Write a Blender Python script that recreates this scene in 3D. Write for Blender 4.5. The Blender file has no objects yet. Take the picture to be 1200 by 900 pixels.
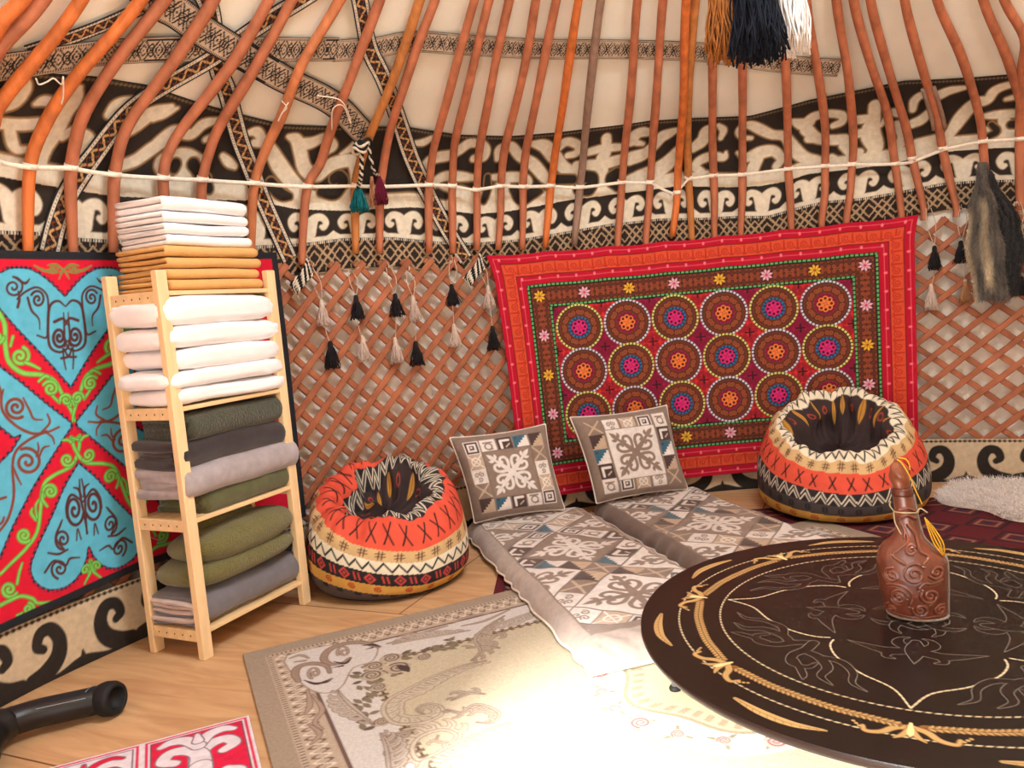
import bpy, math, random
import numpy as np
from mathutils import Matrix, Vector
random.seed(7); rng = np.random.default_rng(11)
PI = math.pi
sc = bpy.context.scene
COL = sc.collection
# ------------------------------------------------------------------ camera
FPX, PITCH, ROLL, EYE = 944.09, 0.0975, 0.0836, np.array([0.0, 0.0, 1.2])
_cp, _sp, _cr, _sr = math.cos(PITCH), math.sin(PITCH), math.cos(ROLL), math.sin(ROLL)
_r0 = np.array([1, 0, 0.]); _u0 = np.array([0, _sp, _cp]); FWD = np.array([0, _cp, -_sp])
RGT = _cr*_r0 - _sr*_u0; UPV = _sr*_r0 + _cr*_u0
cd = bpy.data.cameras.new('camera'); cam = bpy.data.objects.new('camera', cd); COL.objects.link(cam)
cd.sensor_width = 36.0; cd.lens = 36.0*FPX/1200.0; cd.clip_start = 0.02
m = Matrix(((RGT[0], UPV[0], -FWD[0], 0), (RGT[1], UPV[1], -FWD[1], 0), (RGT[2], UPV[2], -FWD[2], EYE[2]), (0, 0, 0, 1)))
cam.matrix_world = m
sc.camera = cam

def ray(uv):
    uv = np.asarray(uv, float)
    return ((uv[..., 0:1]-600)/FPX)*RGT + (-(uv[..., 1:2]-450)/FPX)*UPV + FWD
def onz(uv, z=0.0):
    d = ray(uv); t = (z-EYE[2])/d[..., 2:3]
    return EYE + t*d
def at_depth(uv, dist):            # horizontal distance from the eye
    d = ray(uv); t = dist/np.hypot(d[..., 0:1], d[..., 1:2])
    return EYE + t*d
# ------------------------------------------------------------------ yurt shell: surface of revolution around CX,CY
CX, CY, RW = 1.2083, 1.478, 3.2485
_prof = np.array([(3.25, 0), (3.25, 1.5), (3.19, 1.84), (3.07, 2.0), (2.83, 2.2), (2.5, 2.53), (1.6, 3.36), (0.68, 4.18)])
def _smooth_profile():
    out = []
    P = _prof
    # densify and relax the corners a little
    for a, b in zip(P[:-1], P[1:]):
        n = max(2, int(np.hypot(*(b-a))/0.02))
        out += [a+(b-a)*k/n for k in range(n)]
    out.append(P[-1]); Q = np.array(out)
    for _ in range(12):
        Q[1:-1] = 0.25*Q[:-2]+0.5*Q[1:-1]+0.25*Q[2:]
    return Q
PROF = _smooth_profile()
PS = np.concatenate([[0], np.cumsum(np.hypot(*np.diff(PROF, axis=0).T))])
_t = np.gradient(PROF, axis=0); _t /= np.hypot(_t[:, 0], _t[:, 1])[:, None]
PN = np.stack([_t[:, 1], -_t[:, 0]], 1)         # outward normal (r,z)
S150 = float(np.interp(1.5, PROF[:, 1], PS))
def s_of_z(z): return np.interp(z, PROF[:, 1], PS)
def surf(th, s, off=0.0):
    """point of the shell at azimuth th (rad, from +y towards +x), profile arc length s, pushed outwards by off"""
    th = np.asarray(th, float); s = np.asarray(s, float)
    r = np.interp(s, PS, PROF[:, 0])+off*np.interp(s, PS, PN[:, 0])
    z = np.interp(s, PS, PROF[:, 1])+off*np.interp(s, PS, PN[:, 1])
    return np.stack([CX+r*np.sin(th), CY+r*np.cos(th), z+0*th], -1)
def hit(uv, off=0.0):
    """photo pixel -> (th, s) where its ray meets the shell surface"""
    uv = np.asarray(uv, float); d = ray(uv).reshape(-1, 3)
    PZ = PROF[:, 1]+off*PN[:, 1]; PR = PROF[:, 0]+off*PN[:, 0]
    def f(t):
        X = EYE+t[:, None]*d
        return np.hypot(X[:, 0]-CX, X[:, 1]-CY)-np.interp(X[:, 2], PZ, PR)
    lo = np.full(len(d), 0.3); hi = lo.copy(); done = np.zeros(len(d), bool)
    for t in np.arange(0.4, 9, 0.1):
        tt = np.full(len(d), t); v = f(tt)
        new = (~done) & (v > 0); hi[new] = t; lo[new] = t-0.1; done |= new
    for _ in range(30):
        mid = (lo+hi)/2; v = f(mid); g = v > 0
        hi = np.where(g, mid, hi); lo = np.where(g, lo, mid)
    X = EYE+hi[:, None]*d
    th = np.arctan2(X[:, 0]-CX, X[:, 1]-CY); s = np.interp(X[:, 2], PZ, PS)
    return th.reshape(uv.shape[:-1]), s.reshape(uv.shape[:-1])
def hit_uv(uv, off=0.0):
    th, s = hit(uv, off); return np.stack([th*RW, s], -1)
# ------------------------------------------------------------------ colour helpers
def lin(c):
    c = np.asarray(c, float)/255.0
    return np.where(c <= 0.04045, c/12.92, ((c+0.055)/1.055)**2.4)
def cr(pts, n=8, closed=False):
    """Catmull-Rom through points of any dimension"""
    P = np.asarray(pts, float)
    if len(P) < 3: return P
    if closed: Q = np.vstack([P[-1], P, P[0], P[1]])
    else: Q = np.vstack([2*P[0]-P[1], P, 2*P[-1]-P[-2]])
    out = []
    t = np.linspace(0, 1, n, endpoint=False)[:, None]
    for i in range(1, len(Q)-2):
        a, b, c, d = Q[i-1], Q[i], Q[i+1], Q[i+2]
        out.append(0.5*((2*b)+(c-a)*t+(2*a-5*b+4*c-d)*t**2+(3*b-a-3*c+d)*t**3))
    out = np.vstack(out)
    return np.vstack([out, out[:1]]) if closed else np.vstack([out, P[-1:]])
def spiral(cx, cy, r0, r1, a0, turns, n=28, w0=None, w1=None):
    t = np.linspace(0, 1, n); a = a0+turns*2*PI*t; r = r0+(r1-r0)*t
    o = [cx+r*np.cos(a), cy+r*np.sin(a)]
    if w0 is not None: o.append(w0+(w1-w0)*t)
    return np.stack(o, 1)
def sd_line(x, y, pts):
    """distance to a polyline (x,y,w) minus half its local width"""
    best = np.full(x.shape, 1e9)
    for (ax, ay, aw), (bx, by, bw) in zip(pts[:-1], pts[1:]):
        dx, dy = bx-ax, by-ay; L = dx*dx+dy*dy+1e-12
        t = np.clip(((x-ax)*dx+(y-ay)*dy)/L, 0, 1)
        d = np.hypot(x-ax-t*dx, y-ay-t*dy)-(aw+(bw-aw)*t)/2
        np.minimum(best, d, out=best)
    return best
def sd_poly(x, y, P):
    inside = np.zeros(x.shape, bool); best = np.full(x.shape, 1e9)
    n = len(P)
    for i in range(n):
        ax, ay = P[i]; bx, by = P[(i+1) % n]
        dx, dy = bx-ax, by-ay; L = dx*dx+dy*dy+1e-12
        t = np.clip(((x-ax)*dx+(y-ay)*dy)/L, 0, 1)
        np.minimum(best, np.hypot(x-ax-t*dx, y-ay-t*dy), out=best)
        c = ((ay > y) != (by > y))
        with np.errstate(divide='ignore', invalid='ignore'):
            xi = ax+(y-ay)*dx/(dy if dy != 0 else 1e-12)
        inside ^= c & (x < xi)
    return np.where(inside, -best, best)
class Paint:
    """cloth patterns: colours (and relief) held per point of a dense mesh grid, in the cloth's own metres"""
    def __init__(s, X, Y, base, aa):
        s.shape = X.shape; s.X = X.ravel(); s.Y = Y.ravel(); s.aa = aa
        s.C = np.tile(lin(base), (s.X.size, 1)); s.H = np.zeros(s.X.size)
    def put(s, idx, sd, col, h=None, op=1.0):
        a = np.clip(0.5-sd/s.aa, 0, 1)*op
        c = lin(col)
        s.C[idx] = s.C[idx]*(1-a[:, None])+c*a[:, None]
        if h is not None: s.H[idx] = s.H[idx]*(1-a)+h*a
    def box(s, x0, x1, y0, y1, pad=0.0):
        return np.nonzero((s.X > x0-pad) & (s.X < x1+pad) & (s.Y > y0-pad) & (s.Y < y1+pad))[0]
    def stroke(s, pts, col, w=None, smooth=6, h=None, edge=None, op=1.0):
        P = np.asarray(pts, float)
        if P.shape[1] == 2: P = np.column_stack([P, np.full(len(P), w)])
        if smooth and len(P) > 2: P = cr(P, smooth)
        P[:, 2] = np.maximum(P[:, 2], 0.0005)
        pad = P[:, 2].max()/2+2*s.aa+(edge[1] if edge else 0)
        i = s.box(P[:, 0].min(), P[:, 0].max(), P[:, 1].min(), P[:, 1].max(), pad)
        if len(i) == 0: return
        sd = sd_line(s.X[i], s.Y[i], P)
        if edge: s.put(i, sd-edge[1], edge[0], op=op)
        s.put(i, sd, col, h, op)
    def union(s, strokes, col, edge=None, smooth=6, op=1.0):
        """several strokes as one shape with one outline"""
        sd = np.full(s.X.size, 1e3)
        for st in strokes:
            P = np.asarray(st, float)
            if smooth and len(P) > 2: P = cr(P, smooth)
            P[:, 2] = np.maximum(P[:, 2], 0.0005); pad = P[:, 2].max()/2+2*s.aa+(edge[1] if edge else 0)
            i = s.box(P[:, 0].min(), P[:, 0].max(), P[:, 1].min(), P[:, 1].max(), pad)
            if len(i): sd[i] = np.minimum(sd[i], sd_line(s.X[i], s.Y[i], P))
        i = np.nonzero(sd < 1)[0]
        if edge: s.put(i, sd[i]-edge[1], edge[0], op=op)
        s.put(i, sd[i], col, op=op)
    def poly(s, pts, col, h=None, edge=None, smooth=0):
        P = np.asarray(pts, float)
        if smooth: P = cr(P, smooth, True)[:-1]
        i = s.box(P[:, 0].min(), P[:, 0].max(), P[:, 1].min(), P[:, 1].max(), 2*s.aa+(edge[1] if edge else 0))
        if len(i) == 0: return
        sd = sd_poly(s.X[i], s.Y[i], P)
        if edge: s.put(i, sd-edge[1], edge[0])
        s.put(i, sd, col, h)
    def disc(s, x, y, r, col, h=None):
        i = s.box(x-r, x+r, y-r, y+r, 2*s.aa)
        if len(i): s.put(i, np.hypot(s.X[i]-x, s.Y[i]-y)-r, col, h)
    def ring(s, x, y, r, w, col, dots=0):
        i = s.box(x-r, x+r, y-r, y+r, 2*s.aa+w)
        if len(i) == 0: return
        dx, dy = s.X[i]-x, s.Y[i]-y; sd = np.abs(np.hypot(dx, dy)-r)-w/2
        if dots:
            a = (np.arctan2(dy, dx)/(2*PI)*dots) % 1.0-0.5
            sd = np.maximum(sd, (np.abs(a)-0.33)*2*PI*r/dots)
        s.put(i, sd, col)
    def rect(s, x0, x1, y0, y1, col):
        i = s.box(x0, x1, y0, y1, 2*s.aa)
        if len(i): s.put(i, np.maximum(np.maximum(x0-s.X[i], s.X[i]-x1), np.maximum(y0-s.Y[i], s.Y[i]-y1)), col)
    def colours(s): return s.C.reshape(s.shape+(3,))
    def height(s): return s.H.reshape(s.shape)
def wob(X, Y, sc_=1.0, seed=0, n=7):
    """smooth pseudo noise, about -1..1"""
    r = np.random.default_rng(seed); o = np.zeros(np.shape(X))
    for k in range(n):
        a = r.uniform(0, 2*PI); f = sc_*r.uniform(0.6, 2.2); o = o+np.sin(f*(X*math.cos(a)+Y*math.sin(a))+r.uniform(0, 6.3))
    return o/math.sqrt(n)/1.3
def wob3(P, sc_=1.0, seed=0, n=9):
    r = np.random.default_rng(seed); o = np.zeros(P.shape[:-1])
    for k in range(n):
        a = r.normal(size=3); a /= np.linalg.norm(a); o = o+np.sin(sc_*r.uniform(0.6, 2.0)*(P@a)+r.uniform(0, 6.3))
    return o/math.sqrt(n)/1.2
# ------------------------------------------------------------------ materials
MATS = {}
def material(name, base=None, rough=0.8, var=0.12, vscale=30, bump=0.15, bscale=250, spec=0.3, sheen=0.0, metal=0.0, coat=0.0, stretch=None, bdist=0.004, sub=0.0):
    """base = sRGB colour, or None to read the pattern colour stored in the mesh"""
    if name in MATS: return MATS[name]
    M = bpy.data.materials.new(name); M.use_nodes = True; N = M.node_tree.nodes; L = M.node_tree.links
    B = N['Principled BSDF']
    B.inputs['Roughness'].default_value = rough; B.inputs['Specular IOR Level'].default_value = spec
    B.inputs['Metallic'].default_value = metal; B.inputs['Sheen Weight'].default_value = sheen
    B.inputs['Coat Weight'].default_value = coat; B.inputs['Coat Roughness'].default_value = 0.15
    tc = N.new('ShaderNodeTexCoord'); mp = N.new('ShaderNodeMapping'); L.new(tc.outputs['Object'], mp.inputs['Vector'])
    if stretch: mp.inputs['Scale'].default_value = stretch
    nz = N.new('ShaderNodeTexNoise'); nz.inputs['Scale'].default_value = vscale; nz.inputs['Detail'].default_value = 5
    L.new(mp.outputs['Vector'], nz.inputs['Vector'])
    mr = N.new('ShaderNodeMapRange'); mr.inputs['To Min'].default_value = 1-var*1.6; mr.inputs['To Max'].default_value = 1+var*1.6
    mr.inputs['From Min'].default_value = 0.2; mr.inputs['From Max'].default_value = 0.8
    L.new(nz.outputs['Fac'], mr.inputs['Value'])
    mx = N.new('ShaderNodeMix'); mx.data_type = 'RGBA'; mx.blend_type = 'MULTIPLY'; mx.inputs['Factor'].default_value = 1.0
    if base is None:
        at = N.new('ShaderNodeAttribute'); at.attribute_name = 'Col'; L.new(at.outputs['Color'], mx.inputs['A'])
    else:
        c = lin(base); mx.inputs['A'].default_value = (c[0], c[1], c[2], 1)
    L.new(mr.outputs['Result'], mx.inputs['B']); L.new(mx.outputs['Result'], B.inputs['Base Color'])
    if bump:
        n2 = N.new('ShaderNodeTexNoise'); n2.inputs['Scale'].default_value = bscale; n2.inputs['Detail'].default_value = 3
        L.new(mp.outputs['Vector'], n2.inputs['Vector'])
        bp = N.new('ShaderNodeBump'); bp.inputs['Strength'].default_value = bump; bp.inputs['Distance'].default_value = bdist
        L.new(n2.outputs['Fac'], bp.inputs['Height']); L.new(bp.outputs['Normal'], B.inputs['Normal'])
    MATS[name] = M; return M
# ------------------------------------------------------------------ objects
FRAME = {}
def thing(name, label, cat, loc=(0, 0, 0), rotz=0.0, group=None):
    o = bpy.data.objects.new(name, None); COL.objects.link(o); o.empty_display_size = 0.1
    o.location = loc; o.rotation_euler = (0, 0, rotz); o['label'] = label; o['category'] = cat
    if group: o['group'] = group
    FRAME[o.name] = (np.array(loc, float), rotz)
    return o
def tag(o, label=None, cat=None, group=None, kind=None):
    for k, v in (('label', label), ('category', cat), ('group', group), ('kind', kind)):
        if v: o[k] = v
    return o
def to_local(V, parent):
    if parent is None: return V
    loc, rz = FRAME[parent.name]; c, s = math.cos(-rz), math.sin(-rz)
    d = np.asarray(V, float)-loc
    return np.stack([c*d[:, 0]-s*d[:, 1], s*d[:, 0]+c*d[:, 1], d[:, 2]], 1)
def obj(name, V, F, mat, parent=None, col=None, smooth=True, local=False):
    """one mesh object. V in world metres (or in the parent's frame when local)"""
    V = np.asarray(V, float)
    if parent is not None: FRAME_ = FRAME[parent.name]
    if parent is not None and not local: V = to_local(V, parent)
    me = bpy.data.meshes.new(name)
    if isinstance(F, np.ndarray):
        nf, k = F.shape
        me.vertices.add(len(V)); me.vertices.foreach_set('co', V.ravel())
        me.loops.add(nf*k); me.loops.foreach_set('vertex_index', F.ravel().astype(np.int32))
        me.polygons.add(nf); me.polygons.foreach_set('loop_start', np.arange(0, nf*k, k, dtype=np.int32))
        me.update(calc_edges=True)
    else:
        me.from_pydata([tuple(v) for v in V], [], [tuple(int(i) for i in f) for f in F]); me.update()
    me.polygons.foreach_set('use_smooth', np.full(len(me.polygons), smooth))
    if col is not None:
        ca = me.color_attributes.new('Col', 'FLOAT_COLOR', 'POINT')
        C = np.ones((len(V), 4)); C[:, :3] = np.asarray(col).reshape(-1, 3)
        ca.data.foreach_set('color', C.ravel().astype(np.float32))
    me.materials.append(mat); me.validate()
    o = bpy.data.objects.new(name, me); COL.objects.link(o)
    if parent is not None:
        o.parent = parent; FRAME[o.name] = FRAME_
    else: FRAME[o.name] = (np.zeros(3), 0.0)
    return o
def origin_to(o, p):
    """put a single-mesh thing's origin at its base"""
    p = np.array(p, float); o.data.transform(Matrix.Translation(Vector(-p))); o.location = p; FRAME[o.name] = (p, 0.0); return o
def grid_faces(ny, nx, wrap=False):
    j = np.arange(ny-1)[:, None]; i = np.arange(nx if wrap else nx-1)[None, :]; i2 = (i+1) % nx
    return np.stack([j*nx+i, j*nx+i2, (j+1)*nx+i2, (j+1)*nx+i], -1).reshape(-1, 4)
def grid_normals(P):
    a = np.gradient(P, axis=1); b = np.gradient(P, axis=0); n = np.cross(a, b)
    return n/(np.linalg.norm(n, axis=-1, keepdims=True)+1e-12)
def sheet(name, P, mat, parent=None, col=None, thick=0.006, sign=1.0):
    """a cloth: painted front grid plus its thickness (edge strip and a back)"""
    ny, nx = P.shape[:2]; n = grid_normals(P)*sign
    F = grid_faces(ny, nx); V = [P.reshape(-1, 3)]; Cs = [None if col is None else col.reshape(-1, 3)]
    idx = np.concatenate([np.arange(nx), nx*np.arange(1, ny)+nx-1, (ny-1)*nx+np.arange(nx-2, -1, -1), nx*np.arange(ny-2, 0, -1)])
    back = P.reshape(-1, 3)[idx]-n.reshape(-1, 3)[idx]*thick
    k = len(idx); b0 = ny*nx; a = np.arange(k); a2 = (a+1) % k
    F2 = np.stack([idx[a], b0+a, b0+a2, idx[a2]], -1)
    V = np.vstack([P.reshape(-1, 3), back]); F = np.vstack([F, F2])
    C = None if col is None else np.vstack([col.reshape(-1, 3), col.reshape(-1, 3)[idx]])
    return obj(name, V, F, mat, parent, C)
class MB:
    """collects shapes that make up ONE mesh"""
    def __init__(s): s.V = []; s.F = []; s.n = 0; s.C = []
    def add(s, V, F, c=None):
        V = np.asarray(V, float); s.V.append(V); s.F += [tuple(int(i)+s.n for i in f) for f in F]; s.n += len(V)
        s.C.append(np.tile(lin(c) if c is not None else np.ones(3), (len(V), 1)))
    def box(s, lo, hi, M=None, bev=0.0, c=None):
        (x0, y0, z0), (x1, y1, z1) = lo, hi
        if bev <= 0:
            V = [(x, y, z) for z in (z0, z1) for x, y in ((x0, y0), (x1, y0), (x1, y1), (x0, y1))]
            F = [(3, 2, 1, 0), (4, 5, 6, 7), (0, 1, 5, 4), (1, 2, 6, 5), (2, 3, 7, 6), (3, 0, 4, 7)]
        else:
            b = bev; V = []; F = []
            for z, q in ((z0, b), (z0+b, 0), (z1-b, 0), (z1, b)):
                e = b if q == 0 else b+0.0
                xs = (x0+q, x1-q); ys = (y0+q, y1-q)
                V += [(xs[0]+b, ys[0], z), (xs[1]-b, ys[0], z), (xs[1], ys[0]+b, z), (xs[1], ys[1]-b, z), (xs[1]-b, ys[1], z), (xs[0]+b, ys[1], z), (xs[0], ys[1]-b, z), (xs[0], ys[0]+b, z)]
            F = [tuple(range(7, -1, -1)), tuple(range(24, 32))]
            for l in range(3):
                for k in range(8): F.append((l*8+k, l*8+(k+1) % 8, (l+1)*8+(k+1) % 8, (l+1)*8+k))
        V = np.array(V, float)
        if M is not None: V = V@np.array(M)[:3, :3].T+np.array(M)[:3, 3]
        s.add(V, F, c)
    def tube(s, pts, r, n=8, caps=True, c=None, flat=None):
        P = np.asarray(pts, float); k = len(P); R = np.full(k, r) if np.isscalar(r) else np.asarray(r, float)
        T = np.gradient(P, axis=0); T /= np.linalg.norm(T, axis=1)[:, None]+1e-12
        up = np.array([0, 0, 1.]) if abs(T[0][2]) < 0.9 else np.array([1., 0, 0])
        a = np.cross(T[0], up); a /= np.linalg.norm(a); A = []
        for i in range(k):
            a = a-T[i]*(a@T[i]); a /= np.linalg.norm(a)+1e-12; A.append(a)
        A = np.array(A); B = np.cross(T, A); ang = np.arange(n)*2*PI/n
        fx, fy = flat if flat else (1, 1)
        V = P[:, None]+R[:, None, None]*(A[:, None]*np.cos(ang)[None, :, None]*fx+B[:, None]*np.sin(ang)[None, :, None]*fy)
        F = [tuple(f) for f in grid_faces(k, n, True)]
        if caps: F += [tuple(range(n-1, -1, -1)), tuple((k-1)*n+i for i in range(n))]
        s.add(V.reshape(-1, 3), F, c)
    def lathe(s, prof, n=24, at=(0, 0, 0), c=None, axis=None):
        prof = np.asarray(prof, float); ang = np.arange(n)*2*PI/n
        V = np.stack([prof[:, 0:1]*np.cos(ang), prof[:, 0:1]*np.sin(ang), np.repeat(prof[:, 1:2], n, 1)], -1).reshape(-1, 3)
        if axis is not None: V = V@np.array(axis).T
        F = [tuple(f) for f in grid_faces(len(prof), n, True)]
        s.add(V+np.array(at), F, c)
    def build(s, name, mat, parent=None, smooth=True, local=False, colour=False):
        return obj(name, np.vstack(s.V), s.F, mat, parent, np.vstack(s.C) if colour else None, smooth, local)
def auto_smooth(o, deg=35):
    """keep flat faces crisp beside rounded edges"""
    me = o.data; me.set_sharp_from_angle(angle=math.radians(deg)); return o
# ================================================================== the setting
def rad(d): return d*PI/180
DOOR_A, DOOR_W = rad(-141), rad(17)
M_felt = material('roof_felt', (238, 232, 216), 0.95, 0.05, 5, 0.35, 120, sheen=0.1)
M_wallfelt = material('wall_felt', (240, 234, 222), 0.95, 0.10, 12, 0.5, 90)
# floor: plywood boards laid across the yurt
def floor_material():
    M = bpy.data.materials.new('plywood'); M.use_nodes = True; N = M.node_tree.nodes; L = M.node_tree.links; B = N['Principled BSDF']
    tc = N.new('ShaderNodeTexCoord'); mp = N.new('ShaderNodeMapping'); L.new(tc.outputs['Object'], mp.inputs['Vector'])
    mp.inputs['Rotation'].default_value = (0, 0, 0.42); mp.inputs['Location'].default_value = (0.55, -0.22, 0)
    mp2 = N.new('ShaderNodeMapping'); L.new(mp.outputs['Vector'], mp2.inputs['Vector']); mp2.inputs['Scale'].default_value = (1.2, 7, 1)
    nz = N.new('ShaderNodeTexNoise'); nz.inputs['Scale'].default_value = 2.2; nz.inputs['Detail'].default_value = 6; nz.inputs['Distortion'].default_value = 1.2
    L.new(mp2.outputs['Vector'], nz.inputs['Vector'])
    rp = N.new('ShaderNodeValToRGB'); e = rp.color_ramp.elements
    e[0].position = 0.3; e[0].color = (*lin((186, 142, 100)), 1); e[1].position = 0.7; e[1].color = (*lin((212, 172, 128)), 1)
    L.new(nz.outputs['Fac'], rp.inputs['Fac'])
    br = N.new('ShaderNodeTexBrick'); br.inputs['Scale'].default_value = 1.0; br.inputs['Mortar Size'].default_value = 0.0035
    br.inputs['Brick Width'].default_value = 2.44; br.inputs['Row Height'].default_value = 1.22; br.inputs['Mortar Smooth'].default_value = 0.1
    br.inputs['Color1'].default_value = (1, 1, 1, 1); br.inputs['Color2'].default_value = (0.93, 0.93, 0.93, 1); br.inputs['Mortar'].default_value = (0.3, 0.22, 0.16, 1)
    L.new(mp.outputs['Vector'], br.inputs['Vector'])
    kn = N.new('ShaderNodeTexVoronoi'); kn.inputs['Scale'].default_value = 5.5; mp3 = N.new('ShaderNodeMapping'); mp3.inputs['Scale'].default_value = (0.8, 2.2, 1)
    L.new(mp.outputs['Vector'], mp3.inputs['Vector']); L.new(mp3.outputs['Vector'], kn.inputs['Vector'])
    kr = N.new('ShaderNodeMapRange'); kr.inputs['From Min'].default_value = 0.0; kr.inputs['From Max'].default_value = 0.07; kr.inputs['To Min'].default_value = 0.72; kr.inputs['To Max'].default_value = 1.0
    L.new(kn.outputs['Distance'], kr.inputs['Value'])
    m1 = N.new('ShaderNodeMix'); m1.data_type = 'RGBA'; m1.blend_type = 'MULTIPLY'; m1.inputs['Factor'].default_value = 1
    L.new(rp.outputs['Color'], m1.inputs['A']); L.new(br.outputs['Color'], m1.inputs['B'])
    m2 = N.new('ShaderNodeMix'); m2.data_type = 'RGBA'; m2.blend_type = 'MULTIPLY'; m2.inputs['Factor'].default_value = 1
    L.new(m1.outputs['Result'], m2.inputs['A']); L.new(kr.outputs['Result'], m2.inputs['B'])
    L.new(m2.outputs['Result'], B.inputs['Base Color']); B.inputs['Roughness'].default_value = 0.55; B.inputs['Specular IOR Level'].default_value = 0.3
    return M
a = np.linspace(0, 2*PI, 97)[:-1]; ring = np.stack([CX+3.32*np.sin(a), CY+3.32*np.cos(a)], 1)
V = np.vstack([np.column_stack([ring, np.zeros(96)]), np.column_stack([ring, np.full(96, -0.06)])])
F = [tuple(range(95, -1, -1)), tuple(range(96, 192))]+[(i, (i+1) % 96, 96+(i+1) % 96, 96+i) for i in range(96)]
tag(obj('floor', V, F, floor_material(), smooth=False), kind='structure')
# felt wall behind the lattice, with the doorway left open
th = np.linspace(DOOR_A+DOOR_W, DOOR_A-DOOR_W+2*PI, 200); zz = np.linspace(0, 1.62, 12)
TH, ZZ = np.meshgrid(th, zz)
rr = 3.305+0.0015*wob(TH*RW, ZZ, 9, 3)
P = np.stack([CX+rr*np.sin(TH), CY+rr*np.cos(TH), ZZ], -1)
tag(obj('wall_back', P.reshape(-1, 3), grid_faces(12, 200), M_wallfelt), kind='structure')
# roof felt up to the smoke hole
ss = np.concatenate([np.linspace(s_of_z(1.53), s_of_z(2.6), 40), np.linspace(s_of_z(2.6), PS[-1], 20)[1:]])
TH, SS = np.meshgrid(np.linspace(-PI, PI, 241), ss)
P = surf(TH, SS, 0.058+0.008*wob(TH*RW, SS, 4, 5)*np.clip((SS-S150)*2, 0, 1))
tag(obj('ceiling', P.reshape(-1, 3), grid_faces(len(ss), 241), M_felt), kind='structure')

# ================================================================== felt frieze sewn along the foot of the roof
M_cloth = material('woven_cloth', None, 0.92, 0.10, 60, 0.35, 500, bdist=0.002)
M_feltcol = material('pattern_felt', None, 0.95, 0.10, 40, 0.4, 220)
CREAM, DARK, EDGE = (230, 220, 198), (48, 41, 36), (150, 118, 78)
OFF_F = 0.046
def line_uv(px, off=OFF_F):
    q = hit_uv(np.array(px, float), off); return q[np.argsort(q[:, 0])]
top_px = [(-60, 74), (40, 86), (110, 90), (173, 100), (253, 127), (333, 147), (400, 149), (477, 149), (538, 158), (600, 160), (655, 156), (700, 150), (760, 142), (815, 139), (880, 137), (950, 118), (1060, 95), (1120, 92), (1200, 87), (1260, 80)]
mid_px = [(-60, 198), (0, 207), (53, 217), (133, 230), (180, 232), (300, 235), (347, 245), (400, 247), (480, 243), (501, 244), (538, 248.5), (559, 250.8), (590, 248.5), (611, 245), (643, 239), (667, 234.5), (713, 228.7), (762, 222.7), (794, 218), (853, 219.4), (892, 218), (924, 212), (946, 204), (1000, 198), (1050, 191), (1072, 186), (1108, 178), (1160, 174), (1200, 173), (1260, 172)]
low_px = [(-60, 266), (0, 270), (50, 272), (95, 279), (130, 281), (220, 288), (301, 288), (357, 285), (402, 279), (460, 278), (512, 283), (557, 284.6), (611, 280), (667, 270.6), (713, 262.5), (772, 256), (827, 255), (861, 253), (900, 253), (935, 243), (965, 235.7), (1010, 232), (1044, 226), (1108, 214), (1150, 211), (1200, 210), (1260, 209)]
LT, LM, LL = line_uv(top_px), line_uv(mid_px), line_uv(low_px)
U0, U1 = LT[0, 0]-0.25, LT[-1, 0]+0.25
nu, nv = 1560, 190
U = np.linspace(U0, U1, nu)
vt, vm, vl = (np.interp(U, L_[:, 0], L_[:, 1]) for L_ in (LT, LM, LL))
def relax(v, n=12):
    for _ in range(n): v[1:-1] = 0.25*v[:-2]+0.5*v[1:-1]+0.25*v[2:]
    return v
vt, vm, vl = relax(vt), relax(vm), relax(vl)
w = np.linspace(0, 1, nv)[:, None]
VV = vl*(1-w)+vt*w; UU = np.repeat(U[None], nv, 0)
pt = Paint(UU, VV, DARK, 0.006)
def zoomed(o, s):
    """tracing frame: origin and scale of an enlargement of the photograph"""
    def f(pts):
        P = np.asarray(pts, float); px = np.array(o)+P[:, :2]/s
        q = hit_uv(px, OFF_F)
        if P.shape[1] == 2: return q
        e = hit_uv(px+[1, 0], OFF_F)-q; g = hit_uv(px+[0, 1], OFF_F)-q
        k = np.sqrt(np.abs(e[:, 0]*g[:, 1]-e[:, 1]*g[:, 0]))
        return np.column_stack([q, P[:, 2]/s*k])
    return f
ZA, ZB, ZC, ZD, ZE = zoomed((0, 60), 6), zoomed((180, 90), 4.286), zoomed((480, 140), 4.286), zoomed((740, 110), 4.615), zoomed((960, 80), 5)
eg = (EDGE, 0.008); WHITES, DARKS = [], []
def wht(z, *strokes):
    WHITES.extend(z(s_) for s_ in strokes)
def drk(z, *strokes):
    DARKS.extend(z(s_) for s_ in strokes)
i = np.arange(pt.X.size)
WHITES.append(np.column_stack([U[::12], vm[::12]+0.034, np.full(len(U[::12]), 0.068)]))
wht(ZA, [(40, 400, 60), (110, 340, 120), (165, 270, 110), (180, 210, 60)], [(250, 372, 30), (310, 350, 70), (390, 360, 60)],
    [(-120, 500, 90), (0, 510, 80), (150, 520, 80), (300, 510, 80)], [(70, 540, 80), (90, 640, 80), (130, 695, 55), (200, 690, 40)],
    [(560, 255, 40), (530, 340, 90), (450, 430, 130), (390, 560, 120), (310, 690, 110), (290, 800, 90), (330, 880, 70)],
    [(440, 600, 60), (520, 560, 60), (620, 620, 90), (560, 700, 70)], [(770, 440, 70), (830, 380, 100), (920, 340, 50)],
    [(880, 580, 60), (960, 500, 120), (1080, 430, 90), (1200, 395, 50)], [(800, 830, 60), (860, 800, 70), (960, 760, 80), (1060, 690, 90), (1200, 600, 80)])
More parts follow.
